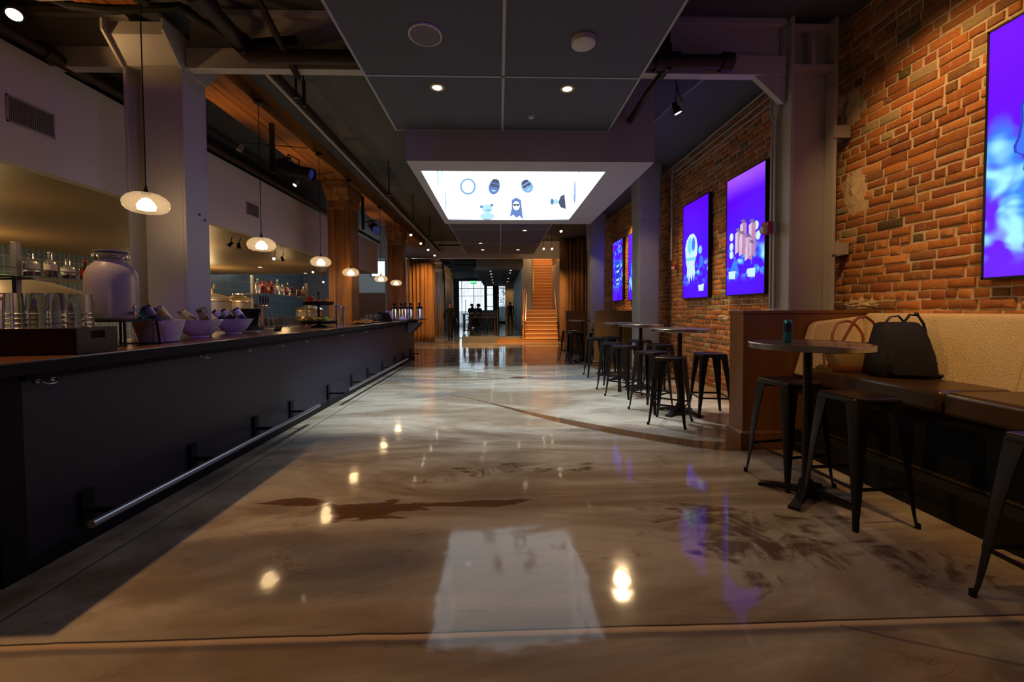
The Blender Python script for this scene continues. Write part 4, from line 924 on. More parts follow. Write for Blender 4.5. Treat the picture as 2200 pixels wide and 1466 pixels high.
# ------------------------------------------------------------------ stage lights and small spots
gel = emis('blue_gel', (.02, .025, .22), .35)
def stage(loc, pole_top, label, rz, rx, lens=.085):
    t = thing('stage_light', label, 'stage light', loc); m_ = Matrix.Rotation(rz, 4, 'Z') @ Matrix.Rotation(rx, 4, 'X')
    def T(p): return tuple(m_ @ Vector(p))
    MB().tube([T((0, .20, 0)), T((0, .18, 0)), T((0, .02, 0)), T((0, -.06, 0)), T((0, -.18, 0)), T((0, -.30, 0))], [.05, .085, .095, .075, .070, .085], 16).build('body', blackm, t)
    MB().tube([T((0, -.300, 0)), T((0, -.305, 0))], [lens*.95, lens*.95], 18).build('gel', gel, t)
    MB().tube([T((0, -.29, 0)), T((0, -.33, 0))], [lens+.012, lens+.012], 18, cap=False).build('gel_frame', black, t, norm=False)
    q = T((0, 0, 0))
    MB().tube([T((.12, 0, 0)), T((.12, 0, .16)), T((-.12, 0, .16)), T((-.12, 0, 0))], .010, 6).build('yoke', black, t)
    px = -.10; MB().box(px-.18, px-.13, -.025, .025, -.05, pole_top-loc[2]).cyl((px-.14, 0, .12), (0, 0, .15), .015).build('drop_pole', black, t, smooth=False)
    for k in range(5): pass
    return t
stage((-2.89, 5.87, 3.29), 3.91, 'black stage light with blue gel hanging from the beam, nearer one', R(82), R(16), .07); stage((-2.84, 9.51, 3.21), 3.91, 'black stage light with blue gel behind the nearest timber post', R(25), R(20))
spot_in = emis('spot_bulb', (1., .85, .6), 12.)
def small_spot(loc, aim, label, lit=True, arm=None, body=mat('spot_grey', (.22, .22, .24), .4, .3), r=.032, L_=.10, grp=None, up=.0, dark=False):
    t = thing('spot_lamp', label, 'spot lamp', loc, group=grp)
    d = (Vector(aim)-Vector(loc)).normalized()
    MB().tube([tuple(d*-.5*L_), tuple(d*-.2*L_), tuple(d*.3*L_), tuple(d*.5*L_)], [r*.6, r*.8, r*.95, r*1.1], 14).build('head', blackm if dark else body, t)
    MB().tube([tuple(d*.501*L_), tuple(d*.52*L_)], r*.85, 14).build('bulb', spot_in if lit else mat('spot_glass', (.12, .12, .13), .2), t)
    if arm: MB().tube([(0, 0, 0)]+[tuple(Vector(a)-Vector(loc)) for a in arm], .007, 6).build('arm', black, t)
    return t
small_spot((-3.37, 5.54, 3.45), (-3.7, 5.0, 2.3), 'small grey spot lamp on a thin arm left of the hanging stage light', False, [(-3.35, 5.6, 3.54), (-3.04, 6.7, 3.90)])
small_spot((-3.11, 6.47, 3.28), (-3.5, 5.9, 2.3), 'small lit spot lamp just below the nearer stage light', True, [(-3.09, 6.5, 3.36), (-3.06, 7.8, 3.90)])
small_spot((-3.25, 2.92, 3.33), (-2.2, 1.9, 1.4), 'bright lit spot lamp at the top left corner near the timber beam', True, [(-3.28, 2.97, 3.45), (-3.24, 2.97, 3.90)], r=.045, dark=True)
small_spot((1.86, 4.2, 3.45), (2.1, 4.3, 2.8), 'small unlit spot lamp under the cross pipe right of the nearest panel', False, [(1.80, 4.15, 3.58), (1.80, 4.1, 4.15)])
for x, y, z, a, lb, lit in ((-4.60, 7.2, 2.46, (-4.9, 6.9, 2.0), 'left head of the double spot under the gold soffit by the white column', False), (-4.52, 7.3, 2.45, (-4.4, 7.2, 2.0), 'right head of the double spot under the gold soffit by the white column', False),
                           (-4.78, 8.9, 2.44, (-4.2, 7.5, 1.9), 'lit head of the double spot under the soffit behind the second pendant', True), (-4.66, 9.0, 2.44, (-4.5, 9.1, 2.0), 'dim head of the double spot under the soffit behind the second pendant', False),
                           (-5.3, 11.9, 2.44, (-5.0, 10.5, 2.0), 'lit soffit spot lamp behind the third pendant', True), (-5.9, 14.0, 2.3, (-5.6, 12, 1.9), 'left lit soffit spot lamp just left of the nearest timber post', True), (-5.6, 14.0, 2.3, (-5.3, 12, 1.9), 'right lit soffit spot lamp just left of the nearest timber post', True)):
    small_spot((x, y, z), a, lb, lit, [(x+.02, y+.02, 2.59)], dark=True)
for x, y, lb in ((-7.4, 9.7, 'small lit downlight in the soffit beside the white column'), (-6.9, 12.1, 'small lit downlight in the soffit above the tanks'), (-6.5, 14.0, 'small lit downlight in the soffit above the bottle shelf')):
    downlight(x, y, 2.598, lb, .05)
# track heads along the room
for i, (y, lb) in enumerate(((11.3, 'lit track spot nearest the camera on the rail before the gold curtain'), (12.7, 'lit track spot second along the rail'), (14.0, 'lit track spot third along the rail'), (15.4, 'lit track spot just above the gold curtain'))):
    small_spot((-2.40, y, 3.40), (-2.0, y-1.2, 2.2), lb, True, [(-2.40, y, 3.66)], r=.04, dark=True)
for x, y, z, a, lb in ((1.62, 14.9, 3.55, (1.7, 13, 2.6), 'lit spot lamp above the stairs, left of a pair'), (1.92, 14.9, 3.55, (2.0, 13, 2.6), 'lit spot lamp above the stairs, right of the pair'), (1.85, 12.2, 3.66, (1.6, 10.5, 2.8), 'lit spot lamp on the bar right of the panel beyond the lightbox')):
    small_spot((x, y, z), a, lb, True, [(x, y+.02, ZC)], r=.042, dark=True)
wall_spots = []
for x, y, tgt, lb in ((2.30, 3.0, (3.45, 3.15, 2.6), 'black wall washer spot above the banquette, out at the ceiling'), (2.30, 5.3, (3.45, 5.5, 1.3), 'black wall washer spot behind the white column'), (2.30, 7.7, (3.4, 7.2, 1.5), 'black wall washer spot right of the lightbox'), (2.3, 10.6, (3.4, 10.6, 2.6), 'black wall washer spot beyond the concrete column')):
    small_spot((x, y, 3.90), tgt, lb, True, [(x, y, ZC)], r=.05, L_=.14, dark=True)
# ------------------------------------------------------------------ back bar
bk = thing('back_counter', 'dark back bar counter with steel top behind the bar', 'counter', (-4.2, 6, 0))
MB().box(-.45, .55, -3.6, 3.9, 0, .93).build('cabinet', blackm, bk, smooth=False)
MB().box(-.48, .58, -3.62, 3.92, .93, .97).build('worktop', steel, bk, bev=.004, smooth=False)
def rack(label, y0, y1, posts):
    t = thing('bottle_shelf', label, 'shelf', (-4.1, (y0+y1)/2, .97)); c = (y0+y1)/2
    MB().box(-.15, .15, y0-c, y1-c, .63, .64).build('glass_shelf', mat('shelf_glass', (.35, .65, .55), .05, trans=.7, ior=1.3), t, smooth=False)
    for y in posts:
        MB().box(-.02, .02, y-c-.02, y-c+.02, 0, .93).box(-.15, .15, y-c-.012, y-c+.012, .61, .628).build('post', mat('shelf_post', (.40, .37, .35), .35, .6), t, bev=.003, smooth=False)
    MB().cyl((.14, y0-c, .70), (.14, y1-c, .70), .004, n=6).cyl((-.14, y0-c, .84), (-.14, y1-c, .84), .005, n=6).build('guard_rail', steel, t)
    return t
rack('glass bottle shelf on steel posts behind the crate and jar', 3.2, 5.2, (3.62, 5.0)); rack('glass bottle shelf crowded with bottles right of the tanks', 6.9, 8.9, (6.95, 8.85))
amber = mat('whiskey', (.20, .035, .008), .08, trans=.3); gb = mat('bottle_glass', (.88, .90, .88), .04, trans=.93, ior=1.2); dkg = mat('green_bottle', (.01, .06, .02), .08); brn = mat('brown_bottle', (.06, .02, .01), .08); redb = mat('red_bottle', (.30, .02, .01), .1); labm = mat('bottle_label', (.72, .64, .48), .7); laby = mat('orange_label', (.62, .26, .06), .6); blackcap = black
def bottle(loc, r, h, m_, lab, label, cap=blackcap, liq=None, grp=None, sq=False):
    t = thing('liquor_bottle', label, 'bottle', loc, 0, grp); n = 4 if sq else 20
    MB().lathe([(0, 0), (r, 0), (r*1.02, .01), (r, h*.55), (r*.85, h*.63), (r*.35, h*.72), (r*.32, h*.93), (r*.4, h*.94), (r*.4, h*.96), (0, h*.96)], n=20, cap=False).build('glass', m_, t)
    if liq: MB().lathe([(0, .006), (r*.93, .006), (r*.93, h*liq), (0, h*liq)], n=18, cap=False).build('spirit', amber, t)
    MB().lathe([(r*1.025, h*.27), (r*1.025, h*.52)], n=20, cap=False).build('paper_label', lab, t, norm=False)
    MB().lathe([(0, h*1.0), (r*.42, h*1.0), (r*.42, h*.94), (0, h*.94)], n=14, cap=False).build('cap', cap, t)
    return t
zs = 1.611
bottle((-4.06, 3.70, zs), .050, .215, gb, labm, 'squat clear bottle a third full of whiskey, left on the near shelf', mat('cork', (.4, .25, .12), .8), .2)
bottle((-4.06, 3.85, zs), .042, .235, gb, labm, 'taller clear bottle with a pale wrapped neck, middle of the near shelf', labm, .35)
bottle((-4.06, 4.00, zs), .048, .19, gb, labm, 'short dark capped bottle with a small label on the near shelf', mat('cork', (.4, .25, .12), .8), .22)
bottle((-4.10, 4.20, zs), .040, .20, brn, redb, 'bottle with a bright red cap partly behind the big jar', mat('red_cap', (.6, .02, .02), .4))
bottle((-4.0, 4.62, zs), .045, .26, brn, redb, 'dark bottle between the big jar and the white column', mat('gold_cap', (.5, .35, .12), .4, .8))
spec = [(7.05, gb, .27, labm, 'clear'), (7.16, redb, .24, brn, 'dark red'), (7.26, dkg, .22, redb, 'short green'), (7.37, redb, .25, laby, 'red and orange'), (7.50, brn, .24, laby, 'amber labelled'), (7.60, redb, .27, brn, 'tall dark red'), (7.70, gb, .31, labm, 'tall pale'), (7.80, gb, .22, labm, 'short white labelled'),
        (7.92, brn, .21, redb, 'squat brown'), (8.05, dkg, .30, labm, 'tall green'), (8.18, gb, .27, labm, 'clear white labelled'), (8.32, redb, .22, brn, 'short red'), (8.45, brn, .24, brn, 'plain brown'), (8.62, gb, .22, laby, 'clear orange labelled'), (8.74, brn, .26, laby, 'brown orange labelled')]
for y, m_, h, lab, nm in spec:
    bottle((-4.10+.05*sin(y*9), y, zs), .036, h, m_, lab, nm+' bottle on the crowded shelf right of the tanks', liq=None)
# glasses on the back counter
tumb = MB().lathe([(0, 0), (.034, 0), (.040, .15), (.037, .15), (.032, .01), (0, .01)], n=16, cap=False).build('beer_glass', gls)
gk = thing('glass_rack', 'wire rack raising the rows of glasses on the back counter', 'rack', (-3.83, 7.75, .972))
MB().box(-.12, .12, -1.15, 1.15, .07, .08).build('deck', steel, gk, smooth=False)
for a_ in (-.10, .10):
    for b2 in (-1.1, 0, 1.1): MB().cyl((a_, b2, 0), (a_, b2, .07), .012, n=6).build('leg', steel, gk)
tumb.location = (-3.75, 6.7, 1.053); tag(tumb, 'clear beer glass standing in the rows on the back counter', 'glass', 'glasses on the back counter')
for i in range(1, 44):
    c_, r_ = i % 3, i//3; y = 6.7+r_*.145+(.12 if r_ > 5 else 0)
    if y > 8.85: continue
    dup(tumb, (-3.75-c_*.085, y, 1.053))
tap = thing('beer_tower', 'chrome beer tap tower with black handles behind the bar', 'beer tower', (-3.68, 6.45, .97))
MB().cyl((0, 0, 0), (0, 0, .42), .03, n=16).cyl((0, 0, 0), (0, 0, .015), .07, n=20).build('column', chrome, tap); MB().cyl((-.0, -.14, .42), (0, .14, .42), .028, n=14).build('crossbar', chrome, tap)
for k in (-.1, -.03, .04, .11): MB().cyl((.02, k, .42), (.06, k, .41), .009).cyl((.06, k, .42), (.06, k, .38), .007).build('faucet', chrome, tap); MB().tube([(.05, k, .44), (.05, k, .52), (.05, k, .57)], [.008, .015, .010], 8).build('tap_handle', black, tap)
copper = mat('copper', (.60, .30, .15), .25, 1.)
for x, y, h, lb in ((-3.66, 7.75, .24, 'larger copper shaker on the back counter near the taps'), (-3.66, 8.0, .20, 'smaller copper shaker on the back counter near the fruit stand')):
    o = MB().lathe([(0, 0), (.042, 0), (.052, h*.7), (.05, h*.78), (.03, h*.92), (.018, h), (0, h)], n=20, cap=False).build('cocktail_shaker', copper); o.location = (x, y, .97); tag(o, lb, 'shaker')
o = thing('water_tank', 'frosted drink dispenser on the back counter between the timber posts', 'drink dispenser', (-3.70, 9.75, .97))
MB().lathe([(0, 0), (.14, 0), (.15, .02), (.15, .48), (.12, .54), (.10, .55), (.10, .60), (0, .60)], n=30, cap=False).build('jar_body', jm, o)
# soda gun bottles in the back
for i, (x, y, lb) in enumerate(((-4.3, 5.55, 'left'), (-4.3, 5.72, 'middle'), (-4.3, 5.9, 'right'))):
    bottle((x, y, .97), .036, .50 if i == 0 else .46, dkg if i < 1 else brn, labm, lb+' pour bottle of the three in front of the brewing tank', chrome)
# brewing tanks
def tank(label, x, y, r, zr, zt_, pipe_=False):
    t = thing('brewing_tank', label, 'tank', (x, y, 0))
    MB().lathe([(0, .35), (r*.3, .35), (r, .65), (r, zr), (r*1.01, zr+.01), (r*.93, zr+.05), (r*.6, zr+(zt_-zr)*.72), (r*.2, zt_), (0, zt_)], n=56, cap=False).build('shell', tank_m, t)
    for k in range(4): a = pi/4+k*pi/2; MB().cyl((r*.75*cos(a), r*.75*sin(a), 0), (r*.75*cos(a), r*.75*sin(a), .6), .03).build('leg', steel, t)
    MB().lathe([(r*1.012, zr-.06), (r*1.02, zr-.05), (r*1.02, zr-.02), (r*1.012, zr-.01)], n=56, cap=False).build('band', brass, t)
    MB().lathe([(0, zt_-.01), (.13, zt_-.01), (.13, zt_+.03), (0, zt_+.05)], n=24, cap=False).build('manway', steel, t)
    if pipe_: MB().tube([(-.5, 0, zt_+.10), (.10, 0, zt_+.10), (.14, 0, zt_+.06), (.14, 0, zt_-.06)], .018, 8).cyl((.17, 0, zt_+.08), (.19, 0, zt_+.18), .02).build('pipe', brass, t)
tank('large domed brewing tank at the far left behind the crate', -6.0, 4.95, .92, 1.50, 1.74)
tank('polished brewing tank just right of the white column', -6.3, 9.0, .46, 1.58, 1.72, True); tank('smaller domed tank beside the tank with the pipe', -6.85, 11.0, .30, 1.60, 1.76); tank('narrow steel tank behind the bottle shelf', -6.2, 13.6, .4, 1.35, 1.5)
o = tag(MB().box(-5.3, -4.95, 13.2, 13.5, 0, 1.62).box(-5.25, -5.0, 13.15, 13.2, 1.3, 1.6).build('shelf_cabinet', steel, bev=.01), 'steel equipment cabinet seen above the steel cup tubes', 'cabinet')
# ------------------------------------------------------------------ cherry dividers and banquettes
def divider(label, x0, y0, x1=3.46, w=.22):
    t = thing('booth_divider', label, 'divider', ((x0+x1)/2, y0+w/2, 0)); L_ = (x1-x0)/2; cut = (3.46-x1)
    MB().box(-L_, L_, -w/2, w/2, .16, 1.25).build('panel', cherry, t, bev=.003, smooth=False)
    MB().box(-L_-.008, L_, -w/2-.008, w/2+.008, 1.25, 1.28).build('cap', cherry, t, bev=.003, smooth=False)
    MB().box(-L_-.022, L_, -w/2-.015, w/2+.015, 0, .155).loft([[(-L_-.022, -w/2-.015, .155), (L_, -w/2-.015, .155), (L_, w/2+.015, .155), (-L_-.022, w/2+.015, .155)], [(-L_, -w/2, .175), (L_, -w/2, .175), (L_, w/2, .175), (-L_, w/2, .175)]]).build('base_board', cherry, t, smooth=False)
    return t
divider('cherry wood divider at the end of the near banquette, before the white column', 2.22, 3.66)
divider('middle cherry wood divider beside the concrete column', 2.12, 8.93)
divider('farthest cherry wood divider in front of the brown curtain', 2.12, 12.9)
def banquette(label, ya, yb, seams, end_cushion):
    t = thing('banquette', label, 'bench', (3.1, (ya+yb)/2, 0)); c = (ya+yb)/2
    def q(y): return y-c
    MB().box(-.42, .36, q(ya), q(yb), 0, .19).build('plinth', blackm, t, smooth=False)
    MB().box(-.235, -.222, q(ya), q(yb), .19, .205).build('plinth_trim', mat('gold_trim', (.35, .22, .08), .35, .8), t, smooth=False)
    MB().box(-.22, .36, q(ya), q(yb), .19, .62).build('base', blackm, t, smooth=False)
    s = sorted([ya]+seams+[yb])
    for a, b_ in zip(s[:-1], s[1:]):
        MB().box(-.35, .20, q(a)+.004, q(b_)-.004, .62, .77).build('seat_cushion', vinyl, t, bev=.03)
    # sloping boucle back with a rounded top
    prof = [(.12, .74), (.14, .80), (.225, 1.20), (.24, 1.235), (.265, 1.25), (.34, 1.25), (.36, 1.24), (.36, .74)]
    for a, b_ in zip(s[:-1], s[1:]):
        MB().prism(prof, 'y', q(a)+.001, q(b_)-.001).build('back_cushion', cream, t, bev=.012)
    if end_cushion:
        y0_, y1_ = q(yb)-.13, q(yb)-.005
        pts = [(-.43, .70), (-.30, 1.13), (-.27, 1.165), (-.22, 1.18), (.16, 1.22), (.16, .70)]
        MB().loft([[(x, y0_+.0+(.05 if z > 1 else 0), z) for x, z in pts], [(x, y1_, z) for x, z in pts]]).build('end_cushion', cream, t, bev=.015)
    return t
banquette('cream backed banquette with brown vinyl seats along the brick wall, nearest one', -.6, 3.645, [.9, 2.46], True)
banquette('second cream banquette between the middle and farthest dividers', 9.17, 12.2, [10.7], False)
# ------------------------------------------------------------------ bar tables
def table(x, y, label, r=.355, wide=True):
    t = thing('bar_table', label, 'table', (x, y, 0))
    MB().lathe([(0, 1.028), (r-.004, 1.028), (r-.004, 1.060), (0, 1.060)], n=56, cap=False).build('top', laminate, t)
    MB().lathe([(r-.006, 1.022), (r, 1.025), (r, 1.058), (r-.006, 1.0615)], n=56, cap=False).build('edge_band', alu, t)
    MB().cyl((0, 0, .04), (0, 0, 1.02), .027, n=20).cyl((0, 0, 1.005), (0, 0, 1.025), .12, n=20).cyl((0, 0, .03), (0, 0, .12), .06, .04, n=20).build('pole', gun, t)
    f_ = MB()
    for k in range(4):
        a = R(40+90*k); ux, uy = cos(a), sin(a)
        f_.loft([[(ux*d-uy*s_*w_, uy*d+ux*s_*w_, z) for s_, z in ((-1, .0+zz0), (1, .0+zz0), (1, zz1), (-1, zz1))] for d, w_, zz0, zz1 in ((.02, .03, .02, .07), (.18, .022, .018, .045), (.25, .028, .0, .028), (.285, .035, .0, .018))])
    f_.build('cross_base', black, t, smooth=False)
    return t
T1 = (2.10, 2.72)
table(*T1, 'round bar table with an aluminium edge nearest the camera, holding a drink can')
table(2.24, 5.02, 'round bar table beyond the near divider, third nearest stools under it', .355)
table(2.30, 6.60, 'round bar table before the concrete column, second of the middle row', .35)
table(2.28, 7.64, 'smaller looking bar table just left of the concrete column', .34)
table(2.08, 10.2, 'farthest bar table beside the stairs, between the dividers', .36)
can((1.985, 2.76, 1.061), (0, 0, .3), (.03, .25, .36), (.01, .03, .10), 'slim blue drink can standing on the nearest bar table', .0265, .155)
# ------------------------------------------------------------------ metal stools
def stool(label, x, y, rz):
    t = thing('bar_stool', label, 'stool', (x, y, 0), R(rz)); H = .76; a = .150
    s_ = MB(); rings = []
    for sz, z in ((.300, H-.035), (.306, H-.030), (.306, H-.012), (.300, H-.003), (.288, H), (.27, H-.003), (.20, H-.008)):
        rings.append([(p[0], p[1], z) for p in rrect(sz, sz, .035*sz/.3)])
    s_.loft(rings, cap=False)
    s_.add([(p[0], p[1], H-.008) for p in rrect(.20, .20, .023)], [tuple(range(20))]); s_.build('seat', gun, t)
    for sx in (-1, 1):
        for sy in (-1, 1):
            m_ = MB(); rings = []
            for z, off, w_ in ((H-.02, .148, .085), (H-.10, .155, .075), (.45, .172, .055), (.20, .186, .036), (.06, .196, .024), (.0, .205, .022)):
                cx, cy = sx*off, sy*off; th = .006; rr_ = .012
                # folded sheet: outer corner rounded
                rings.append([(cx, cy-sy*w_, z), (cx, cy-sy*rr_, z), (cx-sx*rr_*.3, cy-sy*rr_*.3, z), (cx-sx*rr_, cy, z), (cx-sx*w_, cy, z), (cx-sx*w_, cy-sy*th, z), (cx-sx*rr_, cy-sy*th, z), (cx-sx*th, cy-sy*rr_, z), (cx-sx*th, cy-sy*w_, z)])
            m_.loft(rings); lg = m_.build('leg', gun, t, ang=50)
            MB().cyl((sx*.197, sy*.197, 0), (sx*.196, sy*.196, .03), .014, n=8).build('foot_cap', blackm, lg)
    b_ = MB(); q = .178; z = .235
    for p0, p1 in (((-q, -q), (q, -q)), ((q, -q), (q, q)), ((q, q), (-q, q)), ((-q, q), (-q, -q))): b_.box(min(p0[0], p1[0])-.003, max(p0[0], p1[0])+.003, min(p0[1], p1[1])-.003, max(p0[1], p1[1])+.003, z-.010, z+.010)
    b_.build('footrest', gun, t, smooth=False)
    x_ = MB().obox((0, 0, H-.05), (.40, .018, .010), R(45)).obox((0, 0, H-.055), (.40, .018, .010), R(-45)); x_.build('cross_brace', gun, t, smooth=False)
    return t
st = stool('dark metal stool left of the nearest table, by the cherry divider', 2.18, 3.01, 9)
for x, y, rz, lb in ((2.235, 2.475, 3, 'dark metal stool in front of the nearest table, facing the banquette'), (2.30, 1.53, -2, 'dark metal stool cut off by the right edge of the photo'),
                     (1.94, 4.58, -35, 'dark metal stool nearest the aisle, front of the group beyond the divider'), (1.95, 5.20, 34, 'dark metal stool behind and left of the front stool beyond the divider'),
                     (2.58, 4.93, -8, 'dark metal stool standing against the lit brick beside the divider'), (2.50, 6.30, 8, 'dark metal stool partly hidden before the concrete column base'),
                     (1.86, 6.08, 43, 'dark metal stool, nearer of the overlapping pair in the middle row'), (1.85, 6.68, -31, 'dark metal stool, farther of the overlapping pair in the middle row'),
                     (1.88, 7.96, 0, 'dark metal stool standing alone in the aisle at the middle divider corner'), (2.25, 8.18, 12, 'dark metal stool in shadow behind the small table at the middle divider'), (2.50, 7.22, 20, 'dark metal stool in shadow left of the concrete column'),
                     (1.86, 10.0, 5, 'dark metal stool in front of the farthest bar table, left of its pole'), (1.86, 10.75, 25, 'dark metal stool behind the farthest bar table by the stairs'), (2.38, 9.85, 15, 'dark metal stool in front of the farthest bar table, right of its pole')):
    dup(st, (x, y, 0), R(rz), lb)
# ------------------------------------------------------------------ bags on the bench
hb = thing('handbag', 'tan tote handbag with brown leather handles on the banquette', 'handbag', (2.93, 3.30, .772), R(-8))
tan = mat('tan_canvas', (.25, .155, .06), .75, bump=.2, bs=80); lea = mat('brown_leather', (.28, .08, .02), .35)
rings = []
for z, w_, d_ in ((0, .26, .13), (.02, .30, .16), (.10, .36, .18), (.18, .38, .16), (.235, .36, .12), (.245, .33, .10)):
    rings.append([(p[0]+.01*sin(z*30), p[1], z+(.012*cos(p[0]*18) if z > .2 else 0)) for p in rrect(w_, d_, .05*d_/.18)])
MB().loft(rings).build('body', tan, hb)
MB().loft([[(p[0], p[1], z) for p in rrect(w_, d_, .04)] for z, w_, d_ in ((.0, .268, .138), (.03, .318, .172), (.05, .33, .178))], cap=False).build('leather_base', lea, hb)
for sy, tilt, hh in ((-1, -.05, .24), (1, .04, .20)):
    pts = [(-.13+.02*sy, sy*.07, .20), (-.115, sy*.07+tilt*.3, .30), (-.06, sy*.06+tilt, .22+hh*.9), (.02, sy*.05+tilt, .22+hh), (.09, sy*.06+tilt*.8, .22+hh*.75), (.12, sy*.07, .30), (.125, sy*.07, .19)]
    cr_ = []
    for i in range(len(pts)-1):
        for k in range(4): u = k/4; cr_.append(tuple(Vector(pts[i]).lerp(Vector(pts[i+1]), u)))
    cr_.append(pts[-1])
    sm = [cr_[0]]+[tuple((Vector(cr_[max(i-1, 0)])+Vector(cr_[i])*2+Vector(cr_[min(i+1, len(cr_)-1)]))/4) for i in range(1, len(cr_)-1)]+[cr_[-1]]
    MB().tube(sm, .0105, 8).build('handle', lea, hb)
MB().tube([(.02, -.085, .22), (.05, -.10, .25), (.08, -.095, .20), (.11, -.10, .19)], .010, 6).build('tied_scarf', mat('dark_scarf', (.03, .05, .08), .8), hb)
bp_ = thing('backpack', 'black backpack standing on the banquette beside the handbag', 'backpack', (3.06, 3.02, .772), R(-20))
nyl = mat('black_nylon', (.006, .005, .006), .75, bump=.2, bs=60)
rings = []
for z, w_, d_, ox in ((0, .36, .20, 0), (.03, .39, .23, 0), (.16, .37, .22, 0), (.28, .33, .19, -.005), (.37, .28, .15, -.01), (.405, .24, .11, -.012), (.415, .20, .08, -.012)):
    rings.append([(p[0]+ox, p[1]+z*.10, z) for p in rrect(w_, d_, d_*.3)])
MB().loft(rings).build('body', nyl, bp_)
rings = [[(p[0], p[1]-.115+z*.10, z) for p in rrect(w_, .07, .03)] for z, w_ in ((.03, .24), (.05, .27), (.17, .26), (.22, .22))]
MB().loft(rings).build('front_pocket', nyl, bp_)
MB().tube([(-.08, .05, .41), (-.05, .05, .455), (.0, .05, .46), (.03, .05, .42)], .008, 6).build('grab_loop', black, bp_)
MB().tube([(.02, .02, .41), (.06, .03, .47), (.11, .03, .465), (.14, .02, .40), (.165, .03, .30)], .009, 6).build('shoulder_strap', nyl, bp_)
MB().ball((.10, .03, .475), .015, 8, 6).build('strap_buckle', black, bp_); MB().tube([(.19, .0, .13), (.205, -.01, .11), (.20, -.02, .07)], .007, 6).build('side_loop', nyl, bp_)
MB().ball((.21, -.06, .02), .016, 8, 6, (1.6, 1, 1)).build('strap_end', black, bp_)
# ------------------------------------------------------------------ curtains
gold_c = mat('gold_curtain', (.36, .17, .05), .8, var=.2, bs=5); brn_c = mat('brown_curtain', (.20, .10, .035), .85, var=.25, bs=5)
def curtain(label, path, z0, z1, m_, wav, amp, seed, name='curtain'):
    pts = []; rnd_ = random.Random(seed); P_ = [Vector(p) for p in path]; tot = sum((P_[i+1]-P_[i]).length for i in range(len(P_)-1)); n = int(tot/.018); acc = 0
    segs = [(P_[i], P_[i+1], (P_[i+1]-P_[i]).length) for i in range(len(P_)-1)]
    ph = 0
    for k in range(n+1):
        d = tot*k/n; q = d
        for a, b_, l in segs:
            if q <= l or (a, b_, l) == segs[-1]: break
            q -= l
        p = a.lerp(b_, min(1, q/l)); t_ = (b_-a).normalized(); nn = Vector((t_.y, -t_.x)); ph += 2*pi*(tot/n)/wav*rnd_.uniform(.75, 1.25)
        pts.append((p, nn, ph))
    rows = []
    for z in [z0+(z1-z0)*i/10 for i in range(11)]:
        u = (z-z0)/(z1-z0)
        rows.append([tuple(p+nn*amp*(sin(ph+.5*sin(u*3+p.x*4))+.25*sin(2.3*ph+u*2)))+(z,) for p, nn, ph in pts])
    o = MB().sheet(rows).build(name, m_, solid=.006, norm=False, ang=80); return tag(o, label, 'curtain')
curtain('gold brown pleated curtain wrapping round beyond the end of the bar', [(-3.74, 17.6), (-3.74, 16.93), (-2.84, 16.93), (-2.80, 17.6)], .03, 3.44, gold_c, .15, .055, 4)
curtain('tall dark brown pleated curtain between the stairs and the brick wall', [(2.48, 16.6), (2.62, 16.2), (3.42, 15.6)], .03, 4.12, brn_c, .16, .055, 9)
struct(MB().box(-3.95, -2.75, 16.86, 16.99, 3.455, 3.50).build('trim_7', brass, smooth=False))
# ------------------------------------------------------------------ stairs
sr = thing('staircase', 'oak staircase rising at the far right with steel handrails', 'staircase', (1.04, 16.9, 0), R(-5.2))
nsteps1 = 8; rise = .165; tread = .285; Wd = 1.38
for i in range(nsteps1):
    z = i*rise; y = i*tread
    MB().box(0, Wd, y, (nsteps1)*tread, z, z+rise-.035).build('riser', stair_wood, sr, smooth=False)
    MB().box(-.01, Wd+.01, y-.03, y+tread+.02, z+rise-.035, z+rise).build('tread', mat('tread_edge', (.62, .42, .24), .35, var=.1), sr, bev=.006, smooth=False)
z1 = nsteps1*rise; y1 = nsteps1*tread
MB().box(0, Wd+.1, y1, y1+1.35, z1-.2, z1-.003).build('landing', stair_wood, sr, smooth=False)
x2, W2 = .27, 1.15; ys = y1+1.3; r2 = .181; t2 = .275
for i in range(18):
    z = z1+i*r2; y = ys+i*t2
    MB().box(x2, x2+W2, y, y+t2+.3, z-.12 if i else z, z+r2-.03).build('riser', stair_wood, sr, smooth=False)
    MB().box(x2, x2+W2, y-.025, y+t2, z+r2-.03, z+r2).build('tread', MATS['tread_edge'], sr, smooth=False)
gr_ = MB(); gr_.loft([[(-.10, .1, .05), (-.03, .1, .05), (-.03, .1, .95), (-.10, .1, .95)], [(-.10, y1+.1, z1), (-.03, y1+.1, z1), (-.03, y1+.1, z1+1.0), (-.10, y1+.1, z1+1.0)]]); gr_.build('side_panel', mat('orange_panel', (.50, .20, .05), .5), sr, smooth=False)
hr = MB().tube([(.02, -.1, .62), (-.06, -.35, .62), (-.06, -.35, .86), (.02, -.1, .86), (.03, .0, .90), (.03, y1, z1+.90), (.03, y1+.3, z1+.92)], .02, 8); hr.build('handrail', steel, sr)
MB().tube([(Wd-.04, -.1, .88), (Wd-.04, y1, z1+.90), (Wd-.02, ys, z1+.92), (x2+W2-.04, ys+18*t2, z1+18*r2+.9)], .022, 8).build('handrail', steel, sr)
MB().tube([(x2+.05, ys-.1, z1+.9), (x2+.05, ys+2.0, z1+.9+1.3)], .018, 8).build('handrail', steel, sr)
struct(MB().box(2.62, 2.74, 16.95, 20.3, 0, 3.47).build('wall_stair_side', mat('stairwell_plaster', (.3, .2, .14), .8), smooth=False))
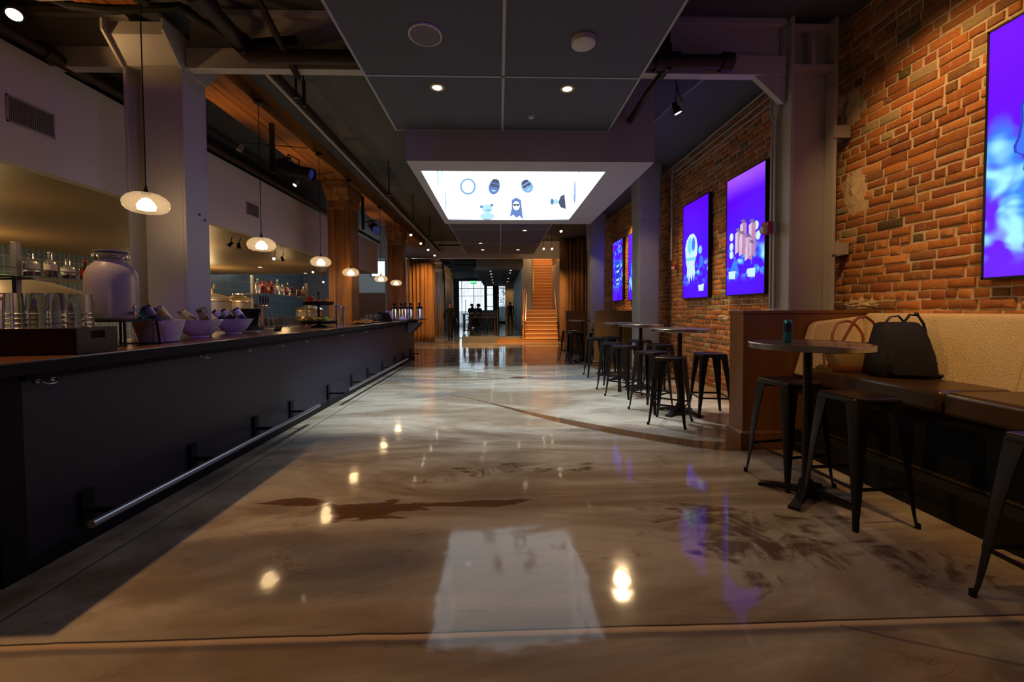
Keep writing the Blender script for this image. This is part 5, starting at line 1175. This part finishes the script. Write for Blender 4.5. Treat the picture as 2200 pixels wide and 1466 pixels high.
# ------------------------------------------------------------------ glass guard and hall furniture
gp = thing('glass_partition', 'clear glass partition with dark frame left of the stairs', 'glass partition', (.47, 17.3, .20))
MB().box(-.53, .50, -.006, .006, .02, 2.85).build('glass', glass, gp, smooth=False)
MB().box(-.56, .53, -.015, .015, -.0, .03).box(.50, .53, -.02, .02, 0, 2.2).box(-.56, -.545, -.01, .01, 0, 2.9).build('frame', darkf, gp, smooth=False)
def hall_table(x, y, w, d, h, z, label, legs=4):
    t = thing('high_table', label, 'table', (x, y, z))
    MB().box(-w/2, w/2, -d/2, d/2, h-.05, h).build('top', mat('hall_wood', (.10, .055, .03), .4), t, bev=.004, smooth=False)
    for sx in (-1, 1):
        for sy in (-1, 1): MB().box(sx*(w/2-.08)-.03, sx*(w/2-.08)+.03, sy*(d/2-.08)-.03, sy*(d/2-.08)+.03, 0, h-.05).build('leg', MATS['hall_wood'], t, smooth=False)
    return t
ZP = .24
hall_table(-.75, 18.3, 1.25, .8, .80, ZP, 'wooden table nearest the platform edge in the far hall')
hall_table(-.95, 21.2, 1.9, .9, .92, ZP, 'longer high table behind the nearest hall table')
hs = thing('hall_stool', 'dark backless stool beside the tables in the far hall', 'stool', (-1.30, 19.4, ZP), 0, 'dark stools round the hall tables')
MB().prism(rrect(.32, .32, .05), 'z', .66, .69).build('seat', black, hs)
for sx in (-1, 1):
    for sy in (-1, 1): MB().cyl((sx*.12, sy*.12, .66), (sx*.19, sy*.19, 0), .016, n=6).build('leg', black, hs)
MB().box(-.165, .165, -.165, -.155, .22, .24).box(-.165, .165, .155, .165, .22, .24).build('footrest', black, hs, smooth=False)
for x, y in ((-.85, 19.6), (-.35, 19.5), (-1.52, 22.2), (-1.15, 23.6), (-.1, 22.4), (-.2, 23.4), (-1.35, 17.55)): dup(hs, (x, y, ZP), random.uniform(0, .6))
# ------------------------------------------------------------------ people
def figure(name, label, joints, edges, mats_fn, loc, rz, hair=None, extra=()):
    me = bpy.data.meshes.new(name); names = list(joints); idx = {k: i for i, k in enumerate(names)}
    me.from_pydata([joints[k][0] for k in names], [(idx[a], idx[b_]) for a, b_ in edges], [])
    ob = bpy.data.objects.new('body_tmp', me); C.objects.link(ob)
    sk = ob.modifiers.new('s', 'SKIN'); ob.modifiers.new('u', 'SUBSURF').levels = 2
    lay = me.skin_vertices[0] if me.skin_vertices else None
    if lay is None:
        import bmesh
        bm = bmesh.new(); bm.from_mesh(me); bm.verts.layers.skin.verify(); bm.to_mesh(me); bm.free(); lay = me.skin_vertices[0]
    for i, k in enumerate(names):
        r = joints[k][1]; lay.data[i].radius = r if isinstance(r, tuple) else (r, r); lay.data[i].use_root = (k == 'pelvis')
    dg = bpy.context.evaluated_depsgraph_get(); ev = ob.evaluated_get(dg); nm = bpy.data.meshes.new_from_object(ev)
    bpy.data.objects.remove(ob)
    t = thing('person', label, 'person', loc, rz)
    b_ = bpy.data.objects.new('body', nm); C.objects.link(b_); b_.parent = t
    nm.materials.clear(); ms = [mat('skin', (.30, .16, .10), .55), mat('dark_cloth', (.006, .006, .008), .9), mat('dark_trousers', (.007, .006, .008), .9)]
    for m_ in ms: nm.materials.append(m_)
    for p in nm.polygons: p.material_index = mats_fn(p.center); p.use_smooth = True
    if hair: hair(t)
    return t
def head_j(z, x=0, y=0, fy=-1):
    return {'neck': ((x, y, z-.24), .052), 'jaw': ((x, y+fy*.025, z-.155), (.058, .062)), 'head': ((x, y, z-.09), (.075, .088)), 'crown': ((x, y-fy*.01, z-.035), (.055, .065)), 'nose': ((x, y+fy*.105, z-.115), (.012, .014))}
HE = [('neck', 'jaw'), ('jaw', 'head'), ('head', 'crown'), ('head', 'nose')]
def hand(j, e, pre, w, d, s):
    """palm and five fingers from wrist w along unit d"""
    w = Vector(w); d = Vector(d).normalized(); sd = d.cross(Vector((0, 1, 0))).normalized() if abs(d.y) < .9 else Vector((1, 0, 0)); ax = sd.cross(d).normalized()
    j[pre+'palm'] = (tuple(w+d*.055), (.036, .018)); e.append((pre+'wrist', pre+'palm'))
    for i, (o, l) in enumerate(((-.027, .055), (-.009, .068), (.009, .065), (.027, .050))):
        a = w+d*.09+ax*o; j[pre+'k%d' % i] = (tuple(a), .009); j[pre+'m%d' % i] = (tuple(a+d*l*.55+sd*.008*s), .008); j[pre+'t%d' % i] = (tuple(a+d*l+sd*.022*s), .007)
        e += [(pre+'palm', pre+'k%d' % i), (pre+'k%d' % i, pre+'m%d' % i), (pre+'m%d' % i, pre+'t%d' % i)]
    a = w+d*.035-ax*.04; j[pre+'th'] = (tuple(a), .010); j[pre+'tt'] = (tuple(a+d*.04-ax*.015), .009); e += [(pre+'palm', pre+'th'), (pre+'th', pre+'tt')]
def walker():
    j = {'pelvis': ((0, 0, .92), (.145, .11)), 'waist': ((0, 0, 1.06), (.13, .10)), 'chest': ((0, 0, 1.25), (.165, .115)), 'upper': ((0, 0, 1.38), (.13, .09))}
    j.update(head_j(1.68))
    e = [('pelvis', 'waist'), ('waist', 'chest'), ('chest', 'upper'), ('upper', 'neck')]+HE
    for pre, s, fy in (('l', -1, -.16), ('r', 1, .16)):
        j[pre+'sh'] = ((s*.19, 0, 1.36), .058); j[pre+'el'] = ((s*.25, -fy*.5, 1.10), .044); j[pre+'wrist'] = ((s*.27, -fy*1.1-.04, .87), .028)
        e += [('upper', pre+'sh'), (pre+'sh', pre+'el'), (pre+'el', pre+'wrist')]; hand(j, e, pre, (s*.27, -fy*1.1-.04, .87), (0, -fy*.3, -1), s)
        j[pre+'hip'] = ((s*.09, 0, .86), .088); j[pre+'kn'] = ((s*.10, fy*.9-.03, .48), .060); j[pre+'an'] = ((s*.09, fy*1.4+(.06 if fy > 0 else 0), .09), .042); j[pre+'toe'] = ((s*.10, fy*1.4-.16, .035), (.045, .032))
        e += [('pelvis', pre+'hip'), (pre+'hip', pre+'kn'), (pre+'kn', pre+'an'), (pre+'an', pre+'toe')]
    return j, e
def hairf(z, x=0, y=0, fy=-1, afro=False):
    def f(t):
        m_ = mat('dark_hair', (.008, .006, .006), .8)
        if afro: MB().ball((x, y-fy*.05, z-.07), .12, 16, 10, (1.05, 1.1, .95)).ball((x, y-fy*.14, z-.05), .07, 10, 8).build('hair', m_, t)
        else: MB().ball((x, y-fy*.018, z-.068), .088, 16, 10, (.92, 1.08, .95)).build('hair', m_, t)
    return f
def mf(zsk, hands=()):
    def f(c):
        if c.z > zsk: return 0
        if any((c-Vector(h)).length < .17 for h in hands): return 0
        return 1 if c.z > .88 else 2
    return f
j, e = walker()
figure('person', 'person in dark clothes walking past the gold curtain', j, e, mf(1.44, ((-.27, .14, .78), (.27, -.22, .78))), (-2.17, 18.1, 0), R(15), hairf(1.68))
def sitter(lean=0., zt=1.42):
    j = {'pelvis': ((0, 0, .74), (.15, .12)), 'waist': ((0, -.02, .88), (.13, .10)), 'chest': ((0, -.05-lean*.4, 1.06), (.16, .11)), 'upper': ((0, -.07-lean*.7, 1.17), (.13, .09))}
    j.update(head_j(zt+.02, 0, -.09-lean))
    e = [('pelvis', 'waist'), ('waist', 'chest'), ('chest', 'upper'), ('upper', 'neck')]+HE
    for pre, s in (('l', -1), ('r', 1)):
        j[pre+'sh'] = ((s*.18, -.06-lean*.7, 1.15), .055); j[pre+'el'] = ((s*.24, -.22-lean*.5, .97), .042); j[pre+'wrist'] = ((s*.16, -.42, .955), .027)
        e += [('upper', pre+'sh'), (pre+'sh', pre+'el'), (pre+'el', pre+'wrist')]; hand(j, e, pre, (s*.16, -.42, .955), (-s*.3, -1, 0), s)
        j[pre+'hip'] = ((s*.09, -.03, .72), .085); j[pre+'kn'] = ((s*.12, -.42, .66), .062); j[pre+'an'] = ((s*.12, -.36, .27), .042); j[pre+'toe'] = ((s*.12, -.50, .22), (.042, .03))
        e += [('pelvis', pre+'hip'), (pre+'hip', pre+'kn'), (pre+'kn', pre+'an'), (pre+'an', pre+'toe')]
    return j, e
j, e = sitter(.0)
figure('person', 'person in dark clothes seated upright at the far hall table, left one', j, e, mf(1.26, ((-.16, -.5, .955), (.16, -.5, .955))), (-1.52, 22.2, ZP), R(30), hairf(1.44, 0, -.09))
j, e = sitter(.06)
figure('person', 'person with full curly hair leaning over the far hall table, right one', j, e, mf(1.24, ((-.16, -.5, .955), (.16, -.5, .955))), (-1.15, 23.6, ZP), R(-25), hairf(1.44, 0, -.15, -1, True))
j, e = walker()
figure('person', 'blurred standing person in dark trousers by the warm wall beyond the glass', j, e, lambda c: 0 if c.z > 1.44 else (1 if c.z < .95 else 1), (.74, 28.0, .2), R(170), hairf(1.68))
# warm niche wall in the far hall
struct(MB().box(.45, 1.09, 31.9, 32.0, .2, 3.3).build('wall_niche', mat('warm_plaster', (.42, .28, .18), .7), smooth=False))
# planter and rail between tables and window
tag(MB().box(-1.9, .0, 27, 27.3, ZP, 1.35).build('room_divider', darkf, smooth=False), 'low dark room divider behind the seated people', 'divider')
# high bright window beyond the fascia
w4 = struct(MB().box(-6.2, -4.66, 19.92, 19.98, 2.95, 3.75).build('window_3', darkf, smooth=False))
MB().box(-6.1, -4.72, 19.90, 19.92, 3.0, 3.7).build('lit_pane', emis('daylight_pane', (.70, .88, 1.), 2.0), w4, smooth=False)
# ------------------------------------------------------------------ light
# lit spot at the near beam: rakes the foreground floor and throws the bar shadow
spot('beam_spot', (-3.18, 2.34, 3.24), (-.2, 1.5, 0), 210, WARM, 122, .9, .03)
spot('room_spot', (2.7, -.6, 4.0), (.6, 2.2, 0), 30, WARM, 90, .9, .05)
spot('flood_beam', (2.3, 7.6, 3.9), (.8, 2.1, 0), 260, WARM2, 40, .8, .05)
# wall washers
spot('wash_light', (2.20, 2.75, 3.95), (3.5, 3.15, 2.55), 150, WARM, 66, .9, .04)
spot('wash_light', (2.20, 1.2, 3.9), (3.45, 2.3, 1.15), 230, WARM, 60, .9, .04)
spot('wash_light', (2.32, 5.32, 3.80), (3.5, 5.7, .9), 240, WARM, 62, .8, .04)
spot('wash_light', (2.30, 7.7, 3.8), (3.45, 7.0, 1.3), 150, WARM, 70, .8, .04)
spot('wash_light', (2.33, 10.55, 3.80), (3.5, 10.5, 2.4), 320, WARM, 80, .8, .04)
# soffit and back bar lamps, with fill spots added to brighten the tanks
for x, y, e_ in ((-5.6, 4.6, 6), (-5.5, 7.8, 7), (-5.8, 11.2, 10), (-8.4, 6.5, 45), (-8.4, 12, 60)):
    point('soffit_lamp', (x, y, 1.95), e_, (1., .62, .26), .12)
spot('back_bar_spot', (-4.5, 6.6, 2.45), (-3.85, 7.6, 1.2), 110, WARM2, 85, .8, .03)
spot('back_bar_spot', (-4.45, 3.2, 2.45), (-4.1, 3.8, 1.4), 30, WARM2, 80, .8, .03)
spot('tank_spot', (-4.9, 3.6, 2.5), (-6.0, 4.9, 1.6), 280, WARM2, 75, .8, .04)
spot('tank_spot', (-5.2, 7.8, 2.5), (-6.4, 9.4, 1.6), 300, WARM2, 75, .8, .04)
# unseen fill spots added to warm the underside of the timber beam
for y in (1.2, 2.6, 3.5, 5.2, 6.8, 9.6, 11.2): spot('beam_fill', (-4.05, y, 3.30), (-3.25, y+.2, 3.91), 26, WARM, 75, 1., .04)
# lobby, curtain and stairs
for x, y, z, tx_, ty_, tz_, e_ in ((-2.4, 15.4, 3.35, -3.2, 17.4, 1.8, 380), (-2.4, 14.0, 3.35, -1.8, 15.8, 0, 350), (1.62, 14.9, 3.5, 1.8, 18, .6, 550), (1.92, 14.9, 3.5, 1.8, 16.2, 3.8, 40), (1.9, 15.0, 3.5, 3.0, 16, 1.2, 60), (-.56, 14.2, 3.35, -.3, 15.9, 0, 380), (.66, 14.2, 3.35, .8, 15.9, 0, 330)):
    spot('track_beam', (x, y, z), (tx_, ty_, tz_), e_, WARM, 70, .8, .04)
for y, z, e_ in ((20.0, 4.4, 130), (23.5, 6.3, 330)): point('stair_lamp', (2.3, y, z), e_, WARM, .1)
for y in (21.5, 25.2, 30.5): spot('hall_beam', (-.45, y, 3.35), (-.45, y, 0), 30, WARM2, 70, .8, .04)
spot('niche_beam', (.75, 30.5, 3.3), (.8, 32, 1.6), 60, WARM2, 80, .8, .04)
point('hall_side_fill', (-3.9, 26, 3.0), 20, COOL, .2); point('hall_fill', (-4.1, 18.9, 2.5), 90, COOL, .2); point('hall_fill', (-6.2, 17.0, 3.2), 60, COOL, .2)  # unseen cool fill added to lift the hall and the space behind the soffit
spot('wash_light', (2.0, 11.2, 3.9), (2.96, 12.3, 1.9), 60, WARM2, 40, .8, .04)  # added warm fill that offsets the blue on the far concrete column
spot('back_bar_spot', (-3.2, 6.9, 3.7), (-3.9, 7.7, 1.1), 90, WARM2, 40, .8, .04)  # extra fill added over the back counter, no fixture modelled
# added violet fill from two unseen spots near the camera; gel lamp on the beam
for y in (5.7, 6.9): spot('shaft_fill', (.2, y, 5.0), (.2, y+.1, 0), 800, (.78, .92, 1.), 80, .5, .12)  # unseen cool spots added inside the shaft to brighten the floor below
spot('violet_fill', (1.9, .2, 3.3), (-3.3, 4.8, 2.6), 70, PURP, 42, .7, .08)
spot('violet_fill', (-1.0, -.8, 3.9), (-2.74, 3.98, 1.10), 95, (.22, .12, 1.), 13, .5, .05)
spot('gel_beam', (-2.45, 8.45, 2.95), (-2.6, 11.0, 1.1), 60, (.2, .15, 1.), 60, .7, .06)
# world daylight beyond the windows
w = bpy.data.worlds.new('daylight'); bpy.context.scene.world = w; w.use_nodes = True
w.node_tree.nodes['Background'].inputs[0].default_value = (.72, .88, 1., 1); w.node_tree.nodes['Background'].inputs[1].default_value = 2.3
sc = bpy.context.scene
sc.view_settings.view_transform = 'Standard'; sc.view_settings.look = 'None'; sc.view_settings.gamma = 1; sc.view_settings.exposure = 0; sc.view_settings.use_curve_mapping = False
sc.cycles.max_bounces = 8; sc.cycles.transparent_max_bounces = 12; sc.cycles.transmission_bounces = 8; sc.cycles.sample_clamp_indirect = 6; sc.cycles.caustics_reflective = False; sc.cycles.caustics_refractive = False
